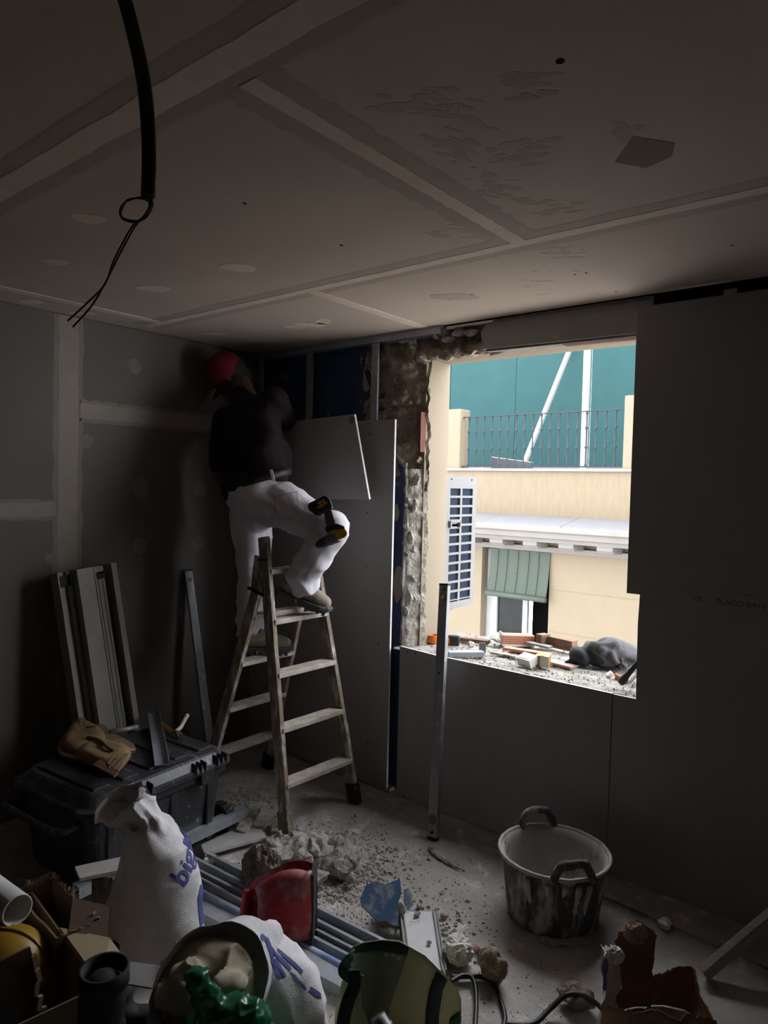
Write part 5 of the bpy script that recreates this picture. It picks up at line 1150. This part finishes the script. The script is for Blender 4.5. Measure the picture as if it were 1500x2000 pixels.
# mixing tub with two loop handles
tc = atZ(1078, 1783); TC = V((tc.x, tc.y, 0)); R1, R2, TH = .208, .172, .245
TU = thing('mixing_tub', 'black rubber mixing tub with two loop handles, crusted with dry plaster, by the window wall', 'tub', TC, math.radians(129 + 6))
bm = NB(); n = 72; rings = []
for r, z in ((R2 - .01, 0), (R2, .004), (R2 + .004, .03), (R1 - .012, TH - .03), (R1, TH - .015), (R1 + .004, TH), (R1 - .006, TH + .004)):
    rings.append([V((r * math.cos(a) * (1 + .006 * math.cos(18 * a) * (.03 < z < TH - .02)), r * math.sin(a) * (1 + .006 * math.cos(18 * a) * (.03 < z < TH - .02)), z + (.006 * noise.noise(V((math.cos(a) * 4, math.sin(a) * 4, 1))) if z > TH - .02 else 0))) for a in [2 * PI * k / n for k in range(n)]])
ring_loft(bm, rings, True, False); obj('shell', bm, M_TUB, TU, smooth=True)
bm = NB(); rings = [[V((r * math.cos(a), r * math.sin(a), z)) for a in [2 * PI * k / n for k in range(n)]] for r, z in ((R1 + .001, TH + .003), (R1 - .010, TH + .002), (R1 - .022, TH - .03), (R2 - .004, .05), (R2 - .03, .022), (.02, .02))]
ring_loft(bm, rings, False, True); rough(bm, .006, 18, 2, [v for v in bm.verts if v.co.z < TH - .01]); obj('plaster_lining', bm, M_TUBI, TU, smooth=True)
bm = NB(); tube(bm, [V(((R1 + .001 + .003 * noise.noise(V((k * .4, 0, 0)))) * math.cos(2 * PI * k / 72), (R1 + .001) * math.sin(2 * PI * k / 72), TH + .003 + .004 * noise.noise(V((k * .5, 4, 0))))) for k in range(73)], .008, 8); obj('crusted_rim', bm, M_TUBI, TU, smooth=True)
for s in (0, PI):
    bm = NB(); pts = []
    for k in range(17):
        t = -1 + 2 * k / 16; a = s + t * .36; hgt = .075 * (1 - t ** 4); pts.append(V(((R1 + .004) * math.cos(a), (R1 + .004) * math.sin(a), TH + hgt - .01)))
    tube(bm, pts, .0155, 10); rough(bm, .006, 30); obj('loop_handle', bm, M_TUB, TU, smooth=True)
rnd = random.Random(2)
for k, a0 in enumerate((PI + .1, PI + .32, PI - .15, PI - .45, PI + .75, PI - .8)):
    bm = NB(); L = rnd.uniform(.05, .13); tube(bm, [V(((R1 + .003 - .03 * t) * math.cos(a0 + .02 * math.sin(3 * t)), (R1 + .003 - .03 * t) * math.sin(a0), TH - .02 - L * t)) for t in [i / 6 for i in range(7)]], [.010, .012, .010, .009, .008, .009, .004], 6); rough(bm, .004, 40, k); obj('plaster_drip', bm, M_TUBI, TU, smooth=True)
bm = NB(); f = atZ(1075, 1815); 
for k in range(7): chunk(bm, V((-(R2 + .012) * math.cos(-.45 + .15 * k), -(R2 + .012) * math.sin(-.45 + .15 * k), .008)), (.03, .03, .010), 400 + k, 2, Matrix.Identity(3))
obj('plaster_spill', bm, M_TUBI, TU, kind='stuff')
# twig-like strip of torn tape on the floor
bm = NB(); tube(bm, catmull([atZ(838, 1655, .008), atZ(852, 1668, .012), (atZ(868, 1680, .008)), atZ(888, 1692, .010), atZ(908, 1702, .006)], 5), [.010, .014, .012, .016, .012, .010, .013, .015, .012, .010, .008, .012, .010, .008, .007, .006, .005, .004, .003, .003, .002], 6); rough(bm, .006, 50)
flatten(bm); single('wood_splinter', bm, M_LADW, 'twisted splinter of old wood on the floor in front of the tall spirit level', 'wood', atZ(850, 1668))
# black cable on the floor
bm = NB(); tube(bm, catmull([atZ(880, 1918, .03), atZ(905, 1905, .03), atZ(925, 1915, .02), atZ(930, 1960, .012), atZ(925, 2040, .01)], 8), .008, 8); tube(bm, catmull([atZ(880, 1908, .02), atZ(940, 1908, .014), atZ(965, 1925, .012), atZ(980, 1960, .01), atZ(985, 2000, .01), atZ(960, 2050, .01)], 8), .008, 8)
tube(bm, catmull([atZ(985, 2000, .01), atZ(1040, 2000, .012), atZ(1075, 1970, .03), atZ(1110, 1942, .06), atZ(1150, 1950, .05), atZ(1185, 1985, .012), atZ(1200, 2060, .01)], 8), .008, 8)
single('cable', bm, M_HOSE, 'black power cable looping over the floor in front of the brown lumps', 'cable', atZ(930, 1960), smooth=True)
# torn brown paper sack, white outside
ps = atZ(1275, 2030); PSD = (ps - CAM).dot(IF)
def Q(px, py, d=0): return CAM + ray(px, py) * ((PSD + d) / ray(px, py).dot(IF))
PS = thing('paper_sack', 'torn open brown paper sack, white on the outside, standing at the lower right', 'sack', V((ps.x, ps.y, 0)))
def torn(pts_top, zb, m, name, dr=0):                                  # one wall of the sack: px top outline with depth, down to the floor
    bm = NB(); cols = []
    rj = random.Random(len(pts_top)); fine = []
    for (x0, y0, d0), (x1, y1, d1) in zip(pts_top, pts_top[1:]):
        for k in range(6): f = k / 6; fine.append((x0 + (x1 - x0) * f + rj.uniform(-1, 1), y0 + (y1 - y0) * f + rj.uniform(-2.5, 2.5), d0 + (d1 - d0) * f))
    fine.append(pts_top[-1])
    for x, y, d in fine:
        t = Q(x, y, d); b = V((t.x, t.y, zb)); b = b + (b - V((ps.x, ps.y, zb))) * -.08; cols.append([t.lerp(b, k / 10) for k in range(11)])
    vr = [[bm.verts.new(p) for p in c] for c in cols]
    for a, b in zip(vr, vr[1:]):
        for k in range(10): bm.faces.new((a[k], a[k + 1], b[k + 1], b[k]))
    for v in bm.verts:
        if v.co.z > .01: v.co += V((nz(v.co, 9), nz(v.co, 9, 4), .5 * nz(v.co, 12, 8))) * .022 + V((nz(v.co, 26), nz(v.co, 26, 4), 0)) * .012 + V((nz(v.co, 60), nz(v.co, 60, 4), 0)) * .004
    return part(name, bm, m, PS, solid=.002, smooth=True)
torn([(1206, 1840, .10), (1212, 1822, .12), (1228, 1805, .13), (1246, 1786, .14), (1258, 1800, .14), (1276, 1822, .14), (1266, 1835, .145), (1270, 1862, .15), (1281, 1905, .15), (1300, 1898, .15), (1322, 1884, .14), (1345, 1880, .13), (1360, 1892, .11), (1365, 1915, .08), (1378, 1950, .03), (1392, 1985, -.02)], .004, M_KRAFT, 'back_wall')
torn([(1178, 1856, .02), (1183, 1848, .05), (1195, 1846, .08), (1206, 1850, .10)], .004, M_PAPER, 'white_side')
torn([(1180, 1862, -.03), (1178, 1856, .02)], .004, M_PAPER, 'white_side')
torn([(1178, 1960, -.05), (1205, 1968, -.10), (1226, 1968, -.12), (1250, 1980, -.13), (1285, 1976, -.13), (1310, 1992, -.13), (1340, 1980, -.11), (1375, 1985, -.06), (1395, 1990, -.02)], .004, M_KRAFT, 'front_wall')
torn([(1180, 1862, -.03), (1180, 1930, -.045), (1178, 1960, -.05)], .004, M_PAPER, 'white_side')
bm = NB(); smear(bm, Q(1183, 1887, -.045), IR * .008, UZ * .022, -IF, .002, 2); smear(bm, Q(1181, 1918, -.05), IR * .006, UZ * .026, -IF, .002, 5); part('blue_mark', bm, M_PRINT, PS, kind='stuff')
for nm_, c_, m_, sx, sy in (('folded_flap', Q(1200, 1866, .0), M_PAPER, .034, .030), ('crumpled_tip', Q(1240, 1822, .11), mat('pale_kraft', (.42, .30, .21), (.32, .22, .15), .9, scale=10), .042, .040)):
    bm = NB(); bmesh.ops.create_icosphere(bm, subdivisions=4, radius=1)
    for v in bm.verts:
        q = v.co.copy(); f = 1 - .45 * abs(noise.noise(q * 1.7 + V((sx * 90, 1, 2)))) - .35 * abs(noise.noise(q * 3.9)); v.co = c_ + IR * (q.x * sx * f) + IF * (q.y * .022 * f) + UZ * (q.z * sy * f)
    part(nm_, bm, m_, PS)
# grey plank leaning at the right
a = atZ(1374, 1898, .035); b = atY(1640, 1672, 2.84)
bm = NB(); bar(bm, a, b, .024, .068, (IF + UZ * .6), .002); z = min(v.co.z for v in bm.verts)
for v in bm.verts: v.co.z -= z - .001
single('plank', bm, M_PLANK, 'grey wooden plank leaning against the window wall at the right edge', 'plank', (a.x, a.y, 0))
bm = NB(); box(bm, (-.55, 2.74, .006), (1.6, .05, .008), Euler((0, 0, -.05)).to_matrix()); obj('floor_batten', bm, M_FLOOR, FLOOR)

# yellow and green shopping bag
yb = atZ(775, 2045); YD = (yb - CAM).dot(IF)
def Yp(px, py, d=0): return CAM + ray(px, py) * ((YD + d) / ray(px, py).dot(IF))
YB = thing('shopping_bag', 'reusable yellow-green shopping bag with dark bands standing open in front of the white panel', 'bag', V((yb.x, yb.y, 0)))
def patch(pts, m, d, name, t=.002, bulge=.03, parent=None):            # a cloth panel: px outline in the bag's front sheet, slightly bulging
    bm = NB(); vs = [bm.verts.new((x, y, 0)) for x, y in pts]; bm.faces.new(vs); bmesh.ops.triangulate(bm, faces=bm.faces)
    for _ in range(4):
        es = [e for e in bm.edges if e.calc_length() > 16]
        if not es: break
        bmesh.ops.subdivide_edges(bm, edges=es, cuts=1); bmesh.ops.triangulate(bm, faces=bm.faces)
    for v in bm.verts:
        x, y = v.co.x, v.co.y; q = ((x - 775) / 130) ** 2
        v.co = Yp(x, y, d + .10 * q + .006 * noise.noise(V((x * .03, y * .03, 1))))
        if v.co.z < .004: v.co.z = .004
    return part(name, bm, m, YB, solid=t, smooth=True)
top_ = [(690, 1848), (710, 1840), (748, 1835), (780, 1838), (800, 1849), (830, 1866), (850, 1886), (874, 1910), (893, 1932), (900, 1950), (902, 2040), (880, 2110), (660, 2110), (664, 1935), (680, 1880)]
patch(top_, M_BAGY, .0, 'front_sheet')
patch([(688, 1850), (710, 1842), (748, 1836.5), (780, 1840), (799, 1850), (796, 1864), (762, 1857), (737, 1855), (705, 1860), (687, 1863)], M_BAGK, -.004, 'top_band')
patch([(688, 1862), (737, 1855), (796, 1863), (786, 1895), (770, 1940), (757, 1985), (745, 2060), (700, 2060), (690, 1950)], M_BAGD, -.004, 'centre_panel')
patch([(854, 1896), (874, 1914), (864, 1935), (857, 1985), (855, 2080), (830, 2080), (833, 1970), (840, 1930)], M_BAGK, -.005, 'side_band')
patch([(880, 1990), (899, 1975), (900, 2060), (870, 2060)], M_BAGG, -.005, 'green_corner')
def strap(pts, d0, m, name, w=.03):
    bm = NB(); P = catmull([Yp(x, y, d) for x, y, d in pts], 6); ring = []
    for i, p in enumerate(P): ring.append(p)
    vs = []
    for i, p in enumerate(P):
        t = (P[min(i + 1, len(P) - 1)] - P[max(0, i - 1)]).normalized(); s_ = t.cross(IF).normalized(); vs.append((bm.verts.new(p + s_ * w / 2), bm.verts.new(p - s_ * w / 2)))
    for a, b in zip(vs, vs[1:]): bm.faces.new((a[0], a[1], b[1], b[0]))
    return part(name, bm, m, YB, solid=.003, smooth=True)
strap([(690, 1864, -.02), (680, 1878, -.05), (672, 1898, -.07), (690, 1910, -.08), (700, 1900, -.085)], 0, M_BAGG, 'strap', .035)
strap([(690, 1895, -.085), (692, 1925, -.09), (680, 1955, -.10), (670, 2000, -.10), (668, 2060, -.09)], 0, M_BAGK, 'strap', .036)
patch([(668, 1915), (682, 1910), (704, 1935), (706, 1965), (719, 1995), (715, 2060), (650, 2060), (655, 1975)], M_BAGY, -.065, 'side_gusset')
p = Yp(768, 1866.5, -.010); Rt = Matrix(((IR.x, 0, -IF.x, p.x), (IR.y, 0, -IF.y, p.y), (0, 1, 0, p.z), (0, 0, 0, 1)))
text('lettering', 'M-38 30', .016, M_LETT, YB, Rt @ Matrix.Rotation(-.1, 4, 'Z'))
bm = NB(); prism(bm, [Yp(775, 1867, -.009), Yp(783, 1868, -.007), (Yp(782, 1875, -.007)), Yp(774, 1874, -.009)], -IF * .001); part('printed_emblem', bm, M_LETT, YB)
# grey vacuum hose end in front of the bag
bm = NB(); a, b = Yp(738, 1985, -.13), Yp(775, 2060, -.16); tube(bm, [lerp(a, b, t) for t in (0, .25, .27, .35, .37, 1)], [.022, .024, .028, .028, .024, .025], 16); single('hose_end', bm, M_ALU, 'grey hose end sticking up in front of the yellow-green bag', 'hose', (b.x, b.y, 0), smooth=True)

# conduit and wires hanging from the ceiling
HDp = 1.06
def K(px, py, d=0): r_ = ray(px, py); return CAM + r_ * ((HDp + d) / r_.dot(fw))
tp = K(225, -60); pts = [V((tp.x + .02, tp.y - .01, CH + .005)), tp] + [K(*q) for q in ((245, 5), (262, 70), (279, 150), (288, 230), (291, 310), (289, 384))]
CD = thing('hanging_conduit', 'black conduit hanging from the ceiling with two loose knotted wires', 'conduit', pts[0])
bm = NB(); P = catmull(pts, 22); tube(bm, P, [.0103 + (.0007 if i % 2 else 0) for i in range(len(P))], 14); part('corrugated_tube', bm, M_HOSE, CD)
for d, loop in ((0, [(292, 380), (298, 400), (285, 425), (262, 434), (240, 428), (234, 412), (246, 394), (272, 386), (292, 388), (295, 402), (280, 424), (262, 438), (245, 465), (222, 510), (205, 555), (172, 590), (132, 627)]),
                (.012, [(289, 380), (294, 402), (281, 428), (258, 431), (238, 424), (238, 409), (250, 390), (274, 388), (290, 394), (290, 408), (276, 428), (264, 442), (250, 466), (228, 508), (208, 548), (180, 596), (142, 639)])):
    bm = NB(); tube(bm, catmull([K(x, y, d + .010 * math.sin(i * 1.3)) for i, (x, y) in enumerate(loop)], 6), .0015, 6); part('wire', bm, M_WIRE, CD, smooth=True)

# ================================================================== ON THE WINDOW SILL
SZ = .795
def sill(px, py, z=SZ): return atZ(px, py, z)
a = sill(846, 1255); JB = thing('junction_box', 'orange round electrical back box standing on the rubble at the left end of the sill', 'junction box', a)
bm = NB(); lathe(bm, [(.030, .0), (.030, .043), (.0275, .043), (.0275, .003)], a, 24); part('cup', bm, M_ORANGE, JB, smooth=False)
for s in (-1, 1):
    bm = NB(); lathe(bm, [(.004, 0), (.004, .043)], a + V((.029 * s, .005, 0)), 8); part('screw_lug', bm, M_ORANGE, JB)
bm = NB(); disc(bm, a + V((-.008, -.0295, .014)), .009, (0, -1, 0), .002, 14); part('knockout', bm, M_ORANGE, JB)
a = sill(886, 1261); TM = thing('tape_measure', 'black and orange tape measure on the sill just right of the spirit level', 'tape measure', a)
bm = NB(); R = Matrix.Rotation(.5, 3, 'Z'); box(bm, a + UZ * .028, (.062, .035, .056), R, .010, 3); part('case', bm, M_DRILLK, TM)
bm = NB(); box(bm, a + UZ * .028 + R @ V((-.028, 0, 0)), (.018, .037, .04), R, .006); part('grip', bm, M_ORANGE, TM)
bm = NB(); box(bm, a + UZ * .012 + R @ V((.036, 0, 0)), (.014, .02, .003), R); part('tape_end', bm, M_CHROME, TM)
a, b = sill(876, 1283), sill(944, 1282)
bm = NB(); bar(bm, a + UZ * .012, b + UZ * .012, .03, .022, IF); bar(bm, a + UZ * .024 + IF * .01, b + UZ * .024 + IF * .01, .05, .002, IF); single('metal_angle', bm, M_GALV, 'short galvanised angle lying on the sill edge right of the spirit level', 'metal profile', a)
bm = NB(); c = sill(942, 1278); box(bm, c + UZ * .035, (.035, .004, .05), Matrix.Rotation(.5, 3, 'Z')); single('paper_slip', bm, M_WHITE, 'small white card standing at the end of the galvanised angle', 'card', c)
# hollow brick with mortar on its end
a, b = sill(978, 1259) + UZ * .035, sill(1040, 1259) + UZ * .03; bd_ = (b - a).normalized(); BRK = thing('hollow_brick', 'terracotta hollow brick lump with grey mortar on its end, at the back of the sill', 'brick', (a + b) / 2 - UZ * .035)
bm = NB(); bar(bm, a, b, .07, .05, IF, .003); part('brick_body', bm, M_TERRA, BRK)
for k in range(4):
    bm = NB(); bar(bm, a + UZ * (-.015 + .011 * k) - IF * .0355, b + UZ * (-.015 + .011 * k) - IF * .0355, .003, .004, IF); part('groove_rib', bm, M_TERRA, BRK)
bm = NB(); bar(bm, a - UZ * .030, b - UZ * .030, .072, .010, IF); part('mortar_bed', bm, M_GYPS, BRK)
bm = NB(); chunk(bm, a - bd_ * .025, (.035, .05, .035), 500, 3, Matrix.Identity(3), .5); part('mortar_end', bm, M_MORT, BRK)
bm = NB(); bar(bm, a - bd_ * .003 + UZ * .004, a + bd_ * .004 + UZ * .004, .06, .06, IF); part('plaster_end', bm, M_GYPS, BRK)
# timber and tile pieces
def sbar_(name, p, q, w, t, m, label, cat, lift=0, wd=IF):
    bm = NB(); bar(bm, sill(*p) + UZ * (t / 2 + lift), sill(*q) + UZ * (t / 2 + lift), w, t, wd, .002); rough(bm, .002, 30); return single(name, bm, m, label, cat, sill(*p))
sbar_('timber_offcut', (1062, 1262), (1122, 1276), .05, .055, M_WOODB, 'thick old brown timber at the back of the sill beside the sweatshirt', 'timber', .01)
sbar_('timber_offcut', (1054, 1262), (1066, 1266), .06, .06, M_WOODB, 'short split end of brown timber at the back of the sill', 'timber', .012)
sbar_('tile_piece', (985, 1268), (1075, 1282), .045, .014, M_TERRA, 'broken terracotta tile strip lying under the hollow brick', 'tile')
sbar_('tile_piece', (1030, 1262), (1075, 1272), .04, .012, M_WHITE, 'white painted strip lying between the hollow brick and the timber', 'strip', .015)
sbar_('tile_piece', (1068, 1292), (1122, 1306), .06, .012, mat('pink_tile', (.42, .30, .27), (.36, .25, .22), .9, scale=12), 'pinkish broken tile on the sill in front of the timber', 'tile')
sbar_('tile_piece', (890, 1250), (955, 1258), .04, .02, M_WOODB, 'brown wooden lath lying along the back of the sill behind the tape measure', 'wood', .0)
sbar_('tile_piece', (960, 1276), (1010, 1286), .035, .012, M_LADW, 'thin wooden strip on the sill behind the screw boxes', 'wood', .0)
for i, (x, y, s_, m, lb) in enumerate([(920, 1262, .02, M_MORT, 'grey mortar knob on the sill between the tape measure and the hollow brick'), (1190, 1322, .016, M_GYPS, 'white stone on the sill below the sweatshirt'), (1206, 1325, .018, M_TERRA, 'terracotta fragment on the sill beside the black saw'), (1222, 1332, .016, M_TERRA, 'terracotta fragment on the sill under the black saw'), (1235, 1337, .016, M_MORT, 'grey fragment in the right corner of the sill'), (835, 1250, .03, M_PLASTER, 'pale plaster lump at the foot of the broken jamb')]):
    c = sill(x, y); bm = NB(); chunk(bm, c + UZ * s_ * .5, (s_ * 1.3, s_, s_ * .7), 520 + i, 3); single('fragment', bm, m, lb, 'rubble', c)
bm = NB(); rnd = random.Random(9)
for _ in range(1500):
    x = rnd.uniform(-2.19, -.97); y = rnd.uniform(2.915, 3.50); r = .0015 + .005 * rnd.random() ** 3; pebble(V((x, y, .790 - .006 * (y - 2.915) / .6 + .005)), r)
obj('sill_debris', bm, M_PLASTER, WBACK, kind='stuff')
# two small screw boxes
a = sill(1030, 1300); SBX = thing('screw_box', 'small open white carton lying on its side on the sill', 'carton', a)
R = frame((sill(1045, 1306) - sill(1012, 1296)), UZ); R = R @ Euler((.35, 0, 0)).to_matrix()
bm = NB(); box(bm, a + UZ * .026, (.085, .06, .042), R, .001); part('carton', bm, M_PAPER, SBX)
bm = NB(); box(bm, a + UZ * .0265 + R @ V((0, 0, .0215)), (.06, .04, .0015), R); part('printed_label', bm, M_GYPS, SBX)
a = sill(1060, 1301); SB2 = thing('screw_box', 'small yellow and white screw carton standing behind the open one on the sill', 'carton', a)
bm = NB(); R = Matrix.Rotation(.25, 3, 'Z'); box(bm, a + UZ * .027, (.066, .056, .054), R, .001); part('carton', bm, M_YEL, SB2)
bm = NB(); box(bm, a + UZ * .027 + R @ V((.012, -.0285, 0)), (.04, .0015, .052), R); part('white_label', bm, M_PAPER, SB2)
for i, o_ in enumerate((-.012, .012)):
    bm = NB(); box(bm, a + UZ * .0548 + R @ V((o_ * 1.1, 0, 0)), (.025, .054, .0012), R @ Euler((0, .12 * (1 if i else -1), 0)).to_matrix()); part('lid_flap', bm, mat('bright_yellow', (.80, .58, .05), (.74, .52, .04), .6), SB2)
# bundled sweatshirt
c = sill(1185, 1300); c.y -= .01; c.z = SZ + .058
bm = NB(); ell(bm, c, (.155, .085, .068), HRm); ell(bm, c - IR * .11 + UZ * -.01, (.075, .07, .05), HRm); ell(bm, c + IR * .09 + UZ * .0, (.10, .08, .055), HRm); ell(bm, c + UZ * .02 + IR * .01, (.11, .07, .058), HRm)
capsule(bm, c - IR * .04 - IF * .06 + UZ * .03, c + IR * .12 - IF * .06 + UZ * .0, .030, .028); capsule(bm, c + IR * .0 - IF * .075 + UZ * .02, c + IR * .05 - IF * .075 - UZ * .03, .026, .024); capsule(bm, c - IR * .08 - IF * .04 + UZ * .04, c + IR * .02 - IF * .055 + UZ * .06, .028, .03)
capsule(bm, c - IR * .15 - UZ * .035, c - IR * .19 - UZ * .045, .03, .012)
bm = fuse(bm, .005, 3)
def shfold(p):
    q = p - c; a_ = math.atan2(q.z + .02, q.dot(IR) - .04); return .007 * math.sin(4.0 * a_ + 15 * q.length / .16 + 2.6 * nz(p, 9)) * (.5 + .9 * abs(nz(p, 8, 2))) - .010 * max(0, abs(nz(p, 11, 4)) - .18) + .003 * nz(p, 22)
wrinkle(bm, shfold)
for v in bm.verts: v.co.z = max(v.co.z, SZ + .001)
sw = single('sweatshirt', bm, [M_GREYC, M_CLOTHD], 'bundled grey sweatshirt with a charcoal part lying at the right end of the sill', 'clothing', (c.x, c.y, SZ), smooth=True)
for p_ in sw.data.polygons:
    if (p_.center + sw.location - c).dot(IR) < -.085 + .05 * math.sin(40 * p_.center.z) or p_.center.z < .018: p_.material_index = 1
a, b = sill(1213, 1333, SZ + .02), atY(1262, 1275, 2.96)
HS_ = thing('hand_saw', 'black tool handle leaning at the right end of the sill by the sweatshirt', 'tool', a)
bm = NB(); tube(bm, [a, lerp(a, b, .08), lerp(a, b, .3), b], [.016, .018, .012, .010], 8); part('handle', bm, M_RUBBER, HS_, smooth=True)
bm = NB(); bar(bm, a + V((.03, .01, .0)), b + V((.03, .01, -.01)), .02, .003, IF); part('blade', bm, M_ALU, HS_)
